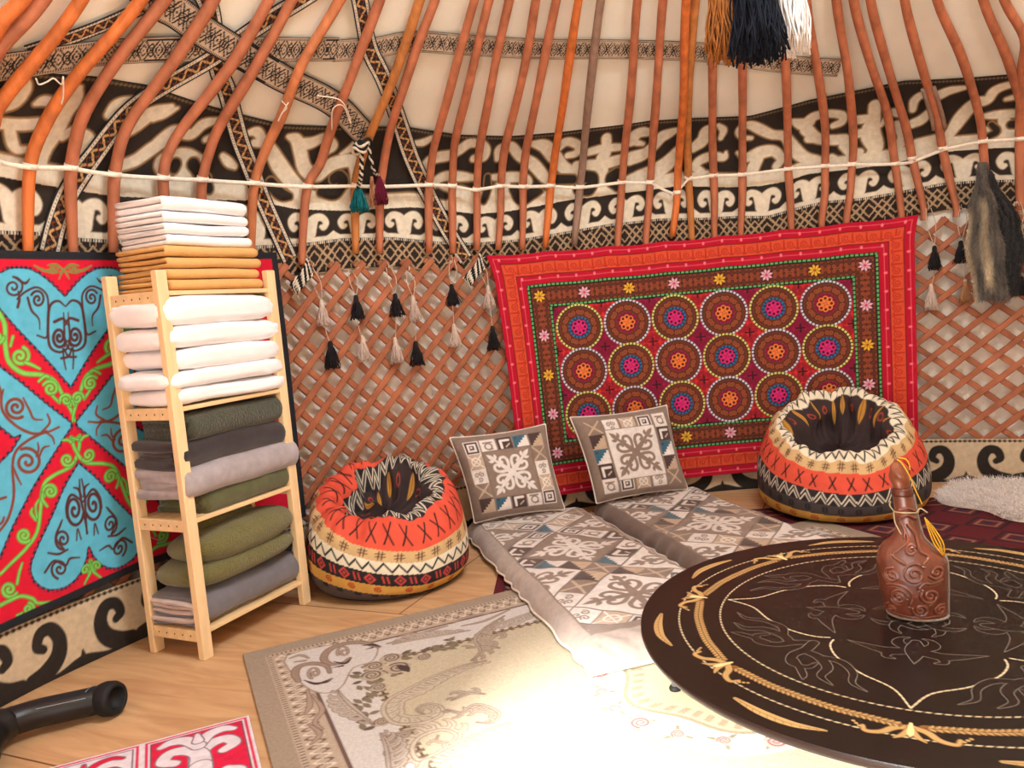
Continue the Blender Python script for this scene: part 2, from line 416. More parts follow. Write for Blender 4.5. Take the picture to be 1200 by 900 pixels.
wht(ZB, [(0, 200, 50), (60, 180, 48), (120, 158, 14)], [(-10, 365, 60), (50, 310, 60), (110, 275, 60), (190, 290, 50), (250, 240, 52), (330, 218, 26)],
    [(262, 318, 26), (300, 300, 32)], [(350, 400, 28), (380, 430, 45), (412, 452, 26)], [(60, 440, 120), (150, 410, 100), (230, 440, 90)],
    [(150, 430, 90), (160, 540, 100), (250, 580, 100), (380, 600, 80), (480, 620, 60)],
    [(472, 285, 24), (520, 278, 46), (550, 320, 48), (590, 370, 62), (630, 440, 78), (690, 520, 74), (760, 590, 70), (830, 620, 60)], [(508, 334, 36), (545, 336, 40)],
    [(678, 300, 20), (718, 318, 56), (738, 380, 64), (760, 460, 66), (820, 490, 66), (900, 436, 64), (1000, 428, 60), (1010, 560, 60), (940, 620, 60)],
    [(740, 345, 66), (800, 330, 50), (860, 308, 44), (903, 345, 42), (878, 374, 28)], [(938, 388, 10), (990, 358, 32), (1045, 300, 30)], [(480, 640, 70), (700, 640, 60), (1000, 640, 60)])
drk(ZB, [(105, 455, 55), (112, 440, 55)], [(200, 440, 60), (225, 480, 50)], [(265, 520, 60), (280, 560, 50)], [(590, 540, 60), (640, 590, 56), (684, 600, 30)],
    [(905, 510, 50), (930, 500, 56), (952, 530, 50), (905, 585, 56), (835, 580, 36)])
wht(ZC, [(10, 118, 16), (70, 112, 34), (120, 85, 22)], [(70, 240, 50), (120, 195, 52), (200, 178, 50), (250, 150, 48), (300, 118, 46), (350, 118, 44), (384, 150, 40), (372, 190, 36), (322, 195, 36)],
    [(190, 352, 34), (150, 345, 36), (130, 310, 36), (180, 284, 44), (240, 285, 46), (325, 292, 28)], [(170, 420, 60), (240, 385, 90), (320, 410, 90), (420, 410, 90), (470, 350, 90), (500, 430, 80), (590, 420, 60)],
    [(442, 196, 28), (450, 150, 40), (508, 135, 44), (556, 185, 48), (620, 225, 56), (670, 280, 52), (690, 310, 30)], [(408, 290, 20), (470, 290, 44), (555, 290, 46), (596, 312, 40), (582, 345, 26)],
    [(622, 122, 30), (680, 135, 60), (730, 190, 66), (780, 245, 56), (850, 270, 50)], [(730, 150, 50), (790, 112, 40), (846, 130, 40), (838, 168, 34), (792, 182, 26)],
    [(988, 92, 46), (988, 150, 50), (968, 205, 66), (962, 310, 70), (960, 380, 60)], [(896, 165, 34), (970, 145, 40), (1055, 138, 34)], [(840, 235, 50), (960, 225, 54), (1060, 200, 50), (1200, 165, 50)],
    [(1090, 120, 24), (1120, 110, 40), (1150, 72, 40), (1210, 60, 40)], [(700, 330, 40), (780, 360, 50), (880, 330, 40)], [(1060, 330, 50), (1120, 310, 70), (1200, 270, 60)], [(600, 430, 60), (800, 385, 60), (1000, 350, 50), (1200, 320, 50)])
drk(ZC, [(392, 290, 30), (390, 350, 40), (372, 410, 30)], [(520, 350, 40), (560, 400, 56), (620, 370, 50), (660, 360, 20)], [(880, 285, 50), (920, 300, 60), (900, 350, 56), (840, 350, 40)], [(1040, 270, 50), (1010, 300, 56), (1040, 340, 36)],
    [(735, 300, 44), (820, 300, 40)], [(180, 385, 30), (140, 370, 40)])
wht(ZD, [(62, 270, 20), (18, 258, 34), (5, 222, 36), (55, 200, 40), (100, 206, 34)], [(-10, 355, 60), (60, 330, 58), (112, 288, 56), (160, 235, 60), (200, 215, 50), (240, 198, 30)],
    [(30, 450, 60), (110, 425, 80), (190, 378, 80), (265, 300, 60)], [(336, 292, 50), (388, 250, 66), (398, 205, 50), (432, 182, 36)], [(470, 172, 20), (498, 200, 36), (484, 240, 26)],
    [(512, 318, 14), (502, 345, 34), (440, 338, 46), (375, 358, 46), (345, 395, 44), (385, 422, 30)], [(320, 460, 60), (420, 460, 80), (520, 480, 50), (640, 480, 50), (800, 450, 50)],
    [(650, 242, 18), (600, 238, 26), (576, 208, 26), (600, 175, 26), (645, 172, 44), (700, 195, 52), (760, 222, 46), (830, 232, 50), (880, 300, 70), (940, 345, 60), (1040, 370, 50)],
    [(575, 320, 18), (620, 345, 44), (700, 318, 66), (770, 310, 54), (808, 352, 46), (780, 395, 36)], [(655, 410, 70), (684, 350, 60)],
    [(868, 150, 26), (940, 165, 66), (985, 125, 50), (1060, 108, 42), (1136, 115, 42), (1138, 150, 40), (1090, 172, 30)], [(945, 190, 64), (1005, 240, 56), (1100, 252, 46), (1180, 250, 50), (1180, 310, 50)], [(1080, 345, 40), (1140, 378, 40)])
wht(ZE, [(0, 268, 30), (60, 264, 34), (124, 272, 42), (138, 308, 40), (90, 335, 28)], [(325, 215, 62), (320, 290, 72), (300, 380, 112), (330, 460, 90), (300, 520, 70)], [(215, 302, 48), (320, 290, 50)],
    [(215, 385, 48), (320, 365, 60)], [(360, 335, 20), (425, 258, 46), (465, 268, 34)], [(455, 330, 50), (492, 400, 64), (450, 470, 56), (400, 510, 50)], [(222, 492, 44), (238, 492, 44)],
    [(548, 240, 36), (560, 185, 48), (610, 152, 44), (680, 162, 60), (760, 130, 50), (856, 112, 24)], [(545, 325, 52), (600, 300, 58), (645, 255, 44)],
    [(765, 385, 60), (830, 290, 80), (910, 205, 66), (985, 185, 56), (1030, 130, 54), (1115, 98, 44), (1300, 60, 40)], [(570, 450, 70), (700, 415, 66)], [(965, 282, 30), (1060, 272, 52), (1210, 262, 44)],
    [(1095, 182, 22), (1160, 165, 36)], [(1080, 300, 60), (1110, 360, 90), (1230, 390, 60)], [(975, 360, 34), (992, 362, 34)], [(140, 450, 50), (180, 500, 50), (160, 540, 40)], [(-60, 410, 50), (60, 415, 50), (150, 410, 50)])
drk(ZE, [(1125, 330, 44), (1200, 322, 50)], [(1010, 330, 30), (1040, 370, 40), (990, 400, 30)])
pt.union(WHITES, CREAM, eg); pt.union(DARKS, DARK, (EDGE, 0.008))
# lower row: rams' horns rising from a pale foot
t01 = (pt.Y-np.interp(pt.X, U, vl))/np.maximum(np.interp(pt.X, U, vm)-np.interp(pt.X, U, vl), 1e-3)
row = np.nonzero(t01 < 1.0)[0]
pt.C[row] = lin(DARK)
per = 0.262; uc = hit_uv(np.array([(554.0, 275.0)]), OFF_F)[0, 0]
lx = np.abs(((pt.X[row]-uc) % per+per) % per-per/2); ly = t01[row]*0.155
horn = cr([(0.0, 0.045, 0.075), (0.008, 0.075, 0.07), (0.034, 0.112, 0.042), (0.068, 0.118, 0.036), (0.091, 0.094, 0.032), (0.080, 0.068, 0.030), (0.066, 0.072, 0.020)], 6)
foot = np.minimum(ly-0.022-0.026*np.clip(1-np.abs(lx-per/2)/0.04, 0, 1)**1.3, 1)
sd = np.minimum(sd_line(lx, ly, horn), foot)
pt.put(row, sd-0.004, (110, 92, 70)); pt.put(row, sd, CREAM)
# corded seams at both borders
vtx = np.interp(pt.X, U, vt); vlx = np.interp(pt.X, U, vl)
pt.put(i, np.abs(vtx-pt.Y-0.012)-0.004+0.003*np.sin(pt.X*330), (120, 100, 76))
THg = UU/RW
P = surf(THg, VV, OFF_F+0.004*wob(UU, VV, 5, 8))
fr = tag(sheet('felt_frieze', P, M_feltcol, None, pt.colours(), 0.006, 1), 'black and cream felt frieze of scrolling rams-horn ornament round the foot of the roof', 'felt frieze')
# woven girdle with lozenge pattern just under the frieze
def lozenge_band(u, v, hgt, c0, c1):
    """interlocking lozenges and hooks, tan on near black"""
    p = hgt*0.92
    a = np.abs((u/p) % 1-0.5)*2; b = np.abs(v/hgt-0.5)*2
    d = a+b
    k = (np.abs(d-0.98) < 0.11) | (np.abs(d-0.45) < 0.08)
    a2 = np.abs((u/p+0.5) % 1-0.5)*2; d2 = a2+np.abs(b-0.0)
    k |= (np.abs(d2-0.62) < 0.08)
    a3 = np.abs((2*u/p) % 1-0.5)*2
    k |= (np.abs(a3-0.5) < 0.16) & (b > 0.62) & (b < 0.88) & (np.abs((4*u/p) % 1-0.5) > 0.12)
    k |= (b > 0.93)
    return np.where(k[..., None], lin(c1), lin(c0))
nb = 44; wv = np.linspace(0, 1, nb)[:, None]
HB = 0.15
VB = vl[None]-HB*(1-wv); UB = np.repeat(U[None], nb, 0)
CB = lozenge_band(UB, VB-(vl[None]-HB), HB, (46, 36, 31), (178, 150, 116))
CB[(wv[:, 0] > 0.93)] = np.where(((UB[0]*90) % 1 > 0.5)[:, None], lin((40, 34, 30)), lin((214, 204, 186)))
P = surf(UB/RW, VB, 0.040)
tag(sheet('woven_girdle', P, M_cloth, None, CB, 0.004, 1), 'dark girdle woven with tan lozenges, running round the wall top under the frieze', 'woven band')

# ================================================================== patterned bands tied across the roof
def band(name, px, width, style, label, off=0.031, k=5):
    q = hit_uv(np.array(px, float), off); q = cr(q, k)
    L = np.concatenate([[0], np.cumsum(np.hypot(*np.diff(q, axis=0).T))]); n = max(12, int(L[-1]/0.0045))
    l = np.linspace(0, L[-1], n); c = np.stack([np.interp(l, L, q[:, 0]), np.interp(l, L, q[:, 1])], 1)
    for _ in range(25): c[1:-1] = 0.25*c[:-2]+0.5*c[1:-1]+0.25*c[2:]
    t = np.gradient(c, axis=0); t /= np.hypot(t[:, 0], t[:, 1])[:, None]; nn = np.stack([-t[:, 1], t[:, 0]], 1)
    m_ = max(18, int(width/0.004)); b = np.linspace(-0.5, 0.5, m_)
    G = c[None]+b[:, None, None]*width*nn[None]
    Lg = np.repeat(l[None], m_, 0); Bg = np.repeat(b[:, None], n, 1)
    bk, wh = lin((38, 33, 32)), lin((216, 205, 186))
    if style == 'meander':     # grey tan ground, black interlocking hooks
        p = width*0.62
        a = (Lg/p) % 1; bb = Bg+0.5
        d = np.abs(a-0.5)*2+np.abs(bb-0.5)*2.2
        k_ = (np.abs(d-0.95) < 0.12) | (np.abs(d-0.5) < 0.09) | (d < 0.14)
        a2 = ((Lg/p+0.5) % 1); d2 = np.abs(a2-0.5)*2+np.abs(bb-0.5)*2.2
        k_ |= (np.abs(d2-0.62) < 0.09) | (np.abs(d2-0.28) < 0.06)
        k_ &= np.abs(Bg) < 0.36
        k_ |= (np.abs(np.abs(Bg)-0.41) < 0.03) & ((Lg*110) % 1 < 0.6)
        k_ |= np.abs(Bg) > 0.465
        C = np.where(k_[..., None], bk, lin((196, 174, 150)))
    else:                      # black with white chain edges and an ochre and rust zigzag
        C = np.tile(bk, (m_, n, 1))
        ch = (np.abs(np.abs(Bg)-0.36) < 0.07) & ((np.abs(((Lg*70) % 1)-0.5) > 0.14) | (np.abs(np.abs(Bg)-0.36) > 0.035))
        C[ch] = wh
        zz_ = np.abs(((Lg/(width*0.8)) % 1)-0.5)*2
        core = np.abs(Bg) < 0.235
        C[core & (np.abs(zz_-(Bg/0.47+0.5)) < 0.17)] = lin((206, 160, 104))
        C[core & (np.abs(zz_-(0.5-Bg/0.47)) < 0.08)] = lin((122, 62, 42))
    P = surf(G[..., 0]/RW, G[..., 1], off)
    o = sheet(name, P, M_cloth, None, C, 0.003, 1)
    return tag(o, label, 'woven band', 'patterned bands across the roof')
band('woven_band', [(-60, 92), (0, 80), (50, 73), (125, 62), (213, 58), (300, 58), (395, 58)], 0.105, 'meander', 'grey-tan woven band running level across the roof at the upper left')
band('woven_band', [(392, 60), (440, 56), (485, 49), (560, 54), (640, 58), (720, 58), (800, 60), (850, 65), (900, 73), (950, 78), (984, 80)], 0.098, 'meander', 'grey-tan woven band level across the middle of the roof, ending behind the yarn tassels', 0.034)
band('woven_band', [(150, -30), (187, 3), (207, 14), (240, 38), (290, 68), (333, 93), (390, 121), (428, 158)], 0.125, 'meander', 'wide grey-tan woven band slanting down to the knot with teal tassel', 0.026)
band('woven_band', [(400, -30), (353, 0), (300, 33), (247, 70), (200, 97), (160, 123), (127, 160), (107, 187), (80, 227), (67, 260), (58, 296)], 0.085, 'chain', 'black-edged zigzag band slanting from the roof down to the turquoise carpet', 0.029)
band('woven_band', [(232, -20), (248, 17), (255, 77), (267, 110), (280, 160), (300, 213), (320, 260), (340, 304)], 0.085, 'chain', 'black-edged zigzag band dropping behind the top corner of the shelf', 0.036)
band('woven_band', [(412, -40), (422, 0), (433, 57), (450, 93), (467, 140), (483, 187), (503, 230), (523, 267), (546, 304)], 0.088, 'chain', 'black-edged zigzag band dropping to the left corner of the red hanging', 0.029)
band('woven_band', [(30, 62), (90, 42), (140, 22), (185, 0), (230, -25)], 0.055, 'chain', 'thin black-edged band crossing the roof in the upper left corner', 0.036)

# ================================================================== roof poles
M_pole = [material('pole_orange', (200, 124, 82), 0.45, 0.24, 5, 0.25, 60, stretch=(4, 4, 1.1), spec=0.35),
          material('pole_red', (184, 112, 80), 0.5, 0.24, 5, 0.25, 60, stretch=(4, 4, 1.1), spec=0.35),
          material('pole_bright', (208, 114, 56), 0.42, 0.25, 5, 0.2, 60, stretch=(6, 6, 0.6), spec=0.4),
          material('pole_grey', (150, 122, 106), 0.7, 0.2, 6, 0.3, 60, stretch=(6, 6, 0.6)),
          material('pole_tan', (190, 122, 66), 0.5, 0.25, 5, 0.2, 60, stretch=(6, 6, 0.6))]
POLES = [
 ([(25, 0), (0, 28)], 2), ([(50, 0), (0, 55)], 1), ([(95, 0), (50, 60), (0, 122)], 2),
 ([(165, 0), (100, 77), (52, 147), (35, 197), (33, 293)], 2), ([(192, 0), (143, 63), (100, 130), (84, 190), (86, 297)], 1), ([(250, 0), (200, 77), (150, 147), (135, 200), (133, 297)], 1),
 ([(315, 0), (277, 67), (227, 133), (197, 180), (192, 232)], 1), ([(342, 0), (300, 77), (260, 143), (240, 197), (236, 230)], 1), ([(398, 0), (353, 77), (327, 143), (300, 207), (294, 293)], 0),
 ([(445, 0), (420, 67), (397, 127), (377, 187), (360, 220), (354, 297)], 1), ([(492, 0), (470, 67), (440, 143), (420, 200), (416, 233), (417, 297)], 4), ([(510, 0), (487, 60), (463, 133), (450, 190), (445, 240), (445, 297)], 1),
 ([(556, 0), (533, 83), (510, 167), (503, 217), (503, 297)], 1), ([(573, 0), (557, 67), (535, 157), (530, 217), (531, 297)], 1), ([(597, 0), (580, 77), (563, 167), (559, 223), (559, 293)], 1),
 ([(628, 0), (617, 67), (593, 167), (587, 233), (584, 293)], 1), ([(652, 0), (630, 110), (617, 173), (613, 233), (612, 293)], 1), ([(678, 0), (663, 100), (648, 200), (639, 290)], 2),
 ([(704, 0), (690, 117), (682, 200), (673, 287)], 3), ([(747, 0), (740, 100), (730, 200), (724, 280)], 1), ([(777, 0), (770, 100), (763, 200), (757, 277)], 1),
 ([(803, 0), (799, 133), (793, 217), (787, 277)], 2), ([(816, 0), (808, 100), (807, 200), (811, 273)], 4), ([(835, 0), (835, 100), (836, 200), (837, 270)], 1),
 ([(868, 0), (870, 80), (870, 167), (870, 217), (868, 267)], 1), ([(915, 0), (920, 67), (923, 150), (925, 217), (927, 260)], 1), ([(945, 0), (958, 83), (967, 150), (967, 217), (963, 257)], 1),
 ([(980, 0), (993, 83), (1000, 160), (997, 217), (992, 255)], 1), ([(1000, 0), (1023, 83), (1040, 133), (1050, 200), (1056, 248)], 1), ([(1020, 0), (1040, 77), (1060, 143), (1070, 190), (1082, 242)], 1),
 ([(1060, 0), (1080, 77), (1097, 133), (1105, 177), (1120, 240)], 1), ([(1098, 0), (1127, 67), (1147, 133), (1153, 183)], 1), ([(1152, 0), (1180, 67), (1198, 127)], 1), ([(1177, 0), (1200, 43)], 1)]
_n = ['first', 'second', 'third', 'fourth', 'fifth', 'sixth', 'seventh', 'eighth', 'ninth', 'tenth', 'eleventh', 'twelfth', 'thirteenth', 'fourteenth', 'fifteenth', 'sixteenth', 'seventeenth']
POLE_LABEL = {}
for k in range(17): POLE_LABEL[k] = 'slanting orange-brown roof pole, %s from the left edge of the photo' % _n[k]
for k in range(19, 34): POLE_LABEL[k] = 'red-brown roof pole, %s from the right edge of the photo' % _n[33-k]
POLE_LABEL[0] = 'orange roof pole cutting the extreme top left corner of the photo'
POLE_LABEL[10] = 'tan roof pole tied with the black and white knot and teal tassel'
POLE_LABEL[17] = 'bright orange roof pole next to the grey one above the red hanging'
POLE_LABEL[18] = 'weathered grey roof pole, the only grey one, above the red hanging'
POLE_LABEL[21] = 'bright orange roof pole crossing in front of its paler neighbour above the red hanging'
POLE_LABEL[22] = 'tan roof pole overlapped by the bright orange pole above the red hanging'
POLE_LABEL[30] = 'red-brown roof pole bound with a splint, left of the hanging fur'
POLE_LABEL[31] = 'red-brown roof pole from which the grey and cream fur hangs'
POLE_PATH = []
s_low, s_top = s_of_z(1.475), PS[-1]-0.02
for k, (px, mi) in enumerate(POLES):
    thp, sp = hit(np.array(px, float), 0.0)
    q = np.stack([thp, sp], 1)[::-1]                   # bottom to top
    bot = []
    if q[0, 1] > s_low+0.03:
        dth = 0.0
        for s_ in np.arange(s_low, q[0, 1]-0.05, 0.16):
            bot.append((q[0, 0]+dth, s_))
    q = np.vstack([np.array(bot).reshape(-1, 2), q])
    slope = (q[-1, 0]-q[-2, 0])/(q[-1, 1]-q[-2, 1]+1e-9)
    topn = np.arange(q[-1, 1]+0.2, s_top, 0.2)
    ext = np.stack([q[-1, 0]+slope*0.15*(1-np.exp(-(topn-q[-1, 1])/0.15)), topn], 1)
    path = cr(np.vstack([q, ext]), 5)
    if k == 22: offp = 0.012
    elif k == 21: offp = -0.016
    else: offp = 0.0
    P3 = surf(path[:, 0], path[:, 1], offp)
    POLE_PATH.append((path, offp))
    sl = path[:, 1]-s_low
    R = 0.0215-0.004*np.clip((sl-1.0)/2, 0, 1)-0.004*np.clip(1-sl/0.25, 0, 1)
    R = R*(1+0.05*np.sin(sl*9+k))
    mb = MB(); mb.tube(P3, R, 10)
    base = P3[0].copy()
    p_ = thing('roof_pole', POLE_LABEL[k], 'roof pole', base, 0, 'roof poles') if k == 30 else None
    o = mb.build('shaft' if p_ else 'roof_pole', M_pole[mi], p_)
    if p_ is None:
        tag(o, POLE_LABEL[k], 'roof pole', 'roof poles'); origin_to(o, base)
    else:
        i0 = int(np.argmin(np.abs(path[:, 1]-s_of_z(1.93)))); i1 = int(np.argmin(np.abs(path[:, 1]-s_of_z(2.12))))
        for sgn in (-1, 1):
            mb = MB(); seg = surf(path[i0:i1+1, 0]+sgn*0.0085, path[i0:i1+1, 1], -0.010); mb.tube(seg, 0.011, 6)
            mb.build('splint', M_pole[3], p_)
# white webbing tie wound round every pole
M_web = material('white_webbing', (244, 232, 214), 0.85, 0.08, 60, 0.3, 500)
rope_px = [(-40, 186), (0, 190), (35, 196), (84, 197), (134, 205), (195, 209), (237, 211), (299, 215), (360, 219), (418, 218), (447, 219), (504, 217), (530, 218), (558, 223), (588, 218), (613, 219), (643, 218), (680, 220), (728, 214), (763, 214), (792, 228), (807, 210), (836, 206), (870, 205), (925, 198), (967, 195), (998, 193), (1050, 192), (1068, 190), (1107, 175), (1152, 166), (1200, 163), (1240, 160)]
thr, sr_ = hit(np.array(rope_px, float), -0.026)
mb = MB(); q = np.stack([thr, sr_], 1)
for (a0, b0) in zip(q[:-1], q[1:]):
    t = np.linspace(0, 1, 8)[:, None]; l = a0+(b0-a0)*t
    l[:, 1] -= 0.006*np.sin(PI*t[:, 0])
    off = -0.025+0.02*np.sin(PI*t[:, 0])
    P3 = surf(l[:, 0], l[:, 1], 0)+(surf(l[:, 0], l[:, 1], 1)-surf(l[:, 0], l[:, 1], 0))*off[:, None]
    up = np.array([0, 0, 1.0]); hw = 0.0085
    n = (surf(l[:, 0], l[:, 1], -1)-surf(l[:, 0], l[:, 1], 0))*0.0012
    V = np.concatenate([P3+up*hw+n, P3-up*hw+n, P3-up*hw-n, P3+up*hw-n]); k_ = len(l)
    F = []
    for j in range(k_-1):
        for e in range(4):
            e2 = (e+1) % 4; F.append((e*k_+j, e*k_+j+1, e2*k_+j+1, e2*k_+j))
    mb.add(V, F)
web = mb.build('webbing_tie', M_web); tag(web, 'white webbing strap running level round all the roof poles', 'strap')
web_root = web
# turns of the strap round each pole
mb = MB()
for path, offp in POLE_PATH:
    thw = path[0, 0]; sw = np.interp(thw, np.sort(thr), sr_[np.argsort(thr)])
    j = int(np.argmin(np.abs(path[:, 1]-sw))); thw = np.interp(sw, path[:, 1], path[:, 0])
    if thw < thr.min() or thw > thr.max(): continue
    P3 = surf(np.array([thw, thw]), np.array([sw-0.010, sw+0.010]), offp); mb.tube(P3, 0.0245, 12)
mb.build('strap_turns', M_web, web_root)
web_root.children[0]['kind'] = 'stuff'
# ================================================================== lattice wall (kerege)
M_lat = material('lattice_wood', (164, 100, 70), 0.6, 0.26, 8, 0.25, 80)
HANG_L, HANG_R = rad(-22.2), rad(19.3)
lat = thing('lattice_wall', 'criss-cross lattice wall of reddish wooden slats round the back of the tent', 'lattice wall', (CX+3.22*math.sin(rad(-40)), CY+3.22*math.cos(rad(-40)), 0))
DU = 0.1345; zlo, zhi = 0.06, 1.475
uA, uB = rad(-74)*RW, rad(44)*RW
def slat(u_low, direction, r, uA, uB, lean):
    zs = np.linspace(zlo, zhi, 15); us = u_low+direction*(zs-zlo)*lean
    us = us+0.006*np.sin(zs*5+u_low*9)
    keep = (us > uA) & (us < uB)
    if keep.sum() < 3: return None
    zs, us = zs[keep], us[keep]
    thx = us/RW
    # wholly behind the red hanging: nothing of it shows
    if np.all((thx > HANG_L+0.015) & (thx < HANG_R-0.015)): return None
    # wholly behind the turquoise carpet
    if np.all((thx < rad(-47)) & (zs > 0.30)): return None
    hw, ht = 0.0160, 0.0065
    c = np.stack([CX+r*np.sin(thx), CY+r*np.cos(thx), zs], 1)
    t = np.gradient(c, axis=0); t /= np.linalg.norm(t, axis=1)[:, None]
    n = np.stack([np.sin(thx), np.cos(thx), 0*thx], 1); b = np.cross(t, n); b /= np.linalg.norm(b, axis=1)[:, None]
    ring_ = [(hw, -ht*0.4), (hw*0.75, -ht), (-hw*0.75, -ht), (-hw, -ht*0.4), (-hw, ht), (hw, ht)]
    V = np.concatenate([c+b*x_+n*y_ for x_, y_ in ring_]); k_ = len(c); F = []
    for j in range(k_-1):
        for e in range(6):
            e2 = (e+1) % 6; F.append((e*k_+j, e*k_+j+1, e2*k_+j+1, e2*k_+j))
    F += [tuple(e*k_ for e in range(6)), tuple(e*k_+k_-1 for e in range(5, -1, -1))]
    mb = MB(); mb.add(V, F)
    # leather knots where the slats cross
    if direction > 0:
        for z_ in np.arange(zlo+0.035, zhi-0.02, 0.0672):
            if z_ < zs.min() or z_ > zs.max(): continue
            th_ = np.interp(z_, zs, thx); rr_ = r-ht-0.001
            x_, y_ = CX+rr_*math.sin(th_), CY+rr_*math.cos(th_)
            o_ = 0.004; tx, ty = math.cos(th_), -math.sin(th_); nx_, ny_ = -math.sin(th_)*0.002, -math.cos(th_)*0.002
            mb.add([(x_-tx*o_, y_-ty*o_, z_), (x_, y_, z_-o_), (x_+tx*o_, y_+ty*o_, z_), (x_, y_, z_+o_), (x_+nx_, y_+ny_, z_)], [(0, 1, 4), (1, 2, 4), (2, 3, 4), (3, 0, 4)])
    return mb
cnt = 0
for direction, r, ph in ((1, 3.236, 0.0), (-1, 3.252, 0.03)):
    # the stretch right of the hanging is pulled further open than the left one
    for a_, b_, du, lean in ((uA, rad(8)*RW, DU, 1.0), (rad(8)*RW, uB, 0.166, 1.22)):
        span = (zhi-zlo)*lean
        lo = a_-(span if direction > 0 else 0); hi = b_+(0 if direction > 0 else span)
        for u_ in np.arange(lo+ph, hi, du):
            mb = slat(u_, direction, r, a_, b_, lean)
            if mb is None: continue
            cnt += 1; mb.build('slat', M_lat, lat, smooth=False)
print('slats', cnt)
# ================================================================== felt skirting on the ground
nu, nv = 1500, 62
us = np.linspace(rad(-80)*RW, rad(44)*RW, nu); vs = np.linspace(0.0, 0.245, nv)
UU, VV = np.meshgrid(us, vs)
pt = Paint(UU, VV, (206, 186, 156), 0.005)
per = 0.45; BK = (46, 40, 36)
i = np.arange(pt.X.size); u_off = hit_uv(np.array([(1131.0, 545.0)]), 0)[0, 0]
lx = ((pt.X-u_off) % per+per) % per-per/2; mx_ = np.abs(lx)
hook = cr([(0.02, 0.03, 0.05), (0.075, 0.035, 0.07), (0.128, 0.075, 0.066), (0.142, 0.135, 0.056), (0.115, 0.184, 0.050), (0.073, 0.182, 0.046), (0.056, 0.142, 0.040), (0.078, 0.122, 0.032)], 6)
sd = np.minimum(sd_line(mx_, pt.Y, hook), pt.Y-0.028-0.012*np.cos(mx_*2*PI/per*2))
hook2 = cr([(0.225, 0.0, 0.05), (0.225, 0.035, 0.024), (0.225, 0.06, 0.006)], 6)
sd = np.minimum(sd, sd_line(mx_, pt.Y, hook2))
pt.put(i, sd, BK)
pt.put(i, np.abs(pt.Y-0.235)-0.005-0.003*np.sin(pt.X*260), (58, 46, 38))
P = np.stack([CX+3.214*np.sin(UU/RW), CY+3.214*np.cos(UU/RW), VV+0.001], -1)
P[..., :2] += (0.004*wob(UU, VV, 6, 4))[..., None]*np.stack([np.sin(UU/RW), np.cos(UU/RW)], -1)
tag(sheet('felt_skirting', P, M_feltcol, None, pt.colours(), 0.006, 1), 'cream felt skirting with black hooked scrolls along the foot of the wall', 'felt skirting')

# ================================================================== left carpet: turquoise hearts on red
R_C = 3.19
def cyl_hit(px, R):
    px = np.asarray(px, float); d = ray(px).reshape(-1, 3)
    a_ = d[:, 0]**2+d[:, 1]**2; b_ = -2*(d[:, 0]*CX+d[:, 1]*CY); c_ = CX*CX+CY*CY-R*R
    t = (-b_+np.sqrt(b_*b_-4*a_*c_))/(2*a_); X = EYE+t[:, None]*d
    return np.stack([np.arctan2(X[:, 0]-CX, X[:, 1]-CY)*R, X[:, 2]], 1).reshape(px.shape[:-1]+(2,))
cu, cv = cyl_hit(np.array([(88.0, 495.0)]), R_C)[0]
u_lo, u_hi = rad(-78)*R_C, rad(-44.5)*R_C
nu, nv = 640, 440
us = np.linspace(u_lo, u_hi, nu); w = np.linspace(0, 1, nv)[:, None]
bot = cyl_hit(np.array([(-60, 766), (0, 742), (80, 705), (160, 668)], float), R_C); bot = bot[np.argsort(bot[:, 0])]
vb = np.interp(us, bot[:, 0], bot[:, 1]); vtop = 1.53+0*us
VV = vb*(1-w)+vtop*w; UU = np.repeat(us[None], nv, 0)
RED, BLUE, NAVY, BRN, GRN, LGR = (212, 22, 52), (92, 184, 214), (40, 42, 66), (128, 66, 52), (60, 128, 50), (126, 204, 92)
_nt = cyl_hit(np.array([(77., 346.)]), R_C)[0]; _nb = cyl_hit(np.array([(104., 641.)]), R_C)[0]; SK_U = (_nt[0]-cu)/(_nt[1]-cv); SK_D = (_nb[0]-cu)/(_nb[1]-cv)
def skew(dz): return np.where(dz > 0, SK_U*dz, SK_D*dz)      # the carpet hangs a little askew
pt = Paint(UU-skew(VV-cv), VV, RED, 0.004)
def cz(pts, o, s):
    P = np.asarray(pts, float); q = cyl_hit(np.array(o)+P[:, :2]/s, R_C)
    q = q-[cu, cv]; q = np.column_stack([q[:, 0]-skew(q[:, 1]), q[:, 1]])
    if P.shape[1] == 3:   # widths given directly in millimetres
        q = np.column_stack([q, P[:, 2]/1000.*1.2])
    return q
def both(fn, q):
    for sx in (1, -1):
        g = np.array(q); g[:, 0] *= sx; g[:, 0] += cu; g[:, 1] += cv; fn(g)
def petal(q):
    def f(g):
        pt.poly(g, NAVY); i = pt.box(g[:, 0].min(), g[:, 0].max(), g[:, 1].min(), g[:, 1].max(), 0.02)
        sd = sd_poly(pt.X[i], pt.Y[i], g)
        ang = np.sin((pt.X[i]+pt.Y[i])*190)*np.sin((pt.X[i]-pt.Y[i])*190)
        pt.put(i, sd+0.004, BLUE); 
        pt.put(i, np.maximum(np.abs(sd-0.001)-0.006, -ang*0.01), NAVY)
        pt.put(i, sd+0.008, BLUE)
    return f
Z7, Z8 = ((0, 300), 4.09), ((0, 500), 3.75)
half = cz([(365, 630), (215, 480), (80, 340), (-20, 225), (-60, 150), (-30, 100), (20, 68), (70, 54), (150, 62), (230, 110), (315, 190)], *Z7)
half[0, 0] = 0; half[-1, 0] = 0; half[:, 0] = np.minimum(half[:, 0], 0); half = cr(half, 4)
top_petal = np.vstack([half, half[::-1][1:-1]*[-1, 1]]); g = top_petal+[cu, cv]; petal(None)(g)
half = cz([(350, 155), (285, 265), (230, 390), (150, 560), (133, 640), (170, 700), (230, 720), (300, 700), (350, 650), (378, 590), (390, 530)], *Z8)
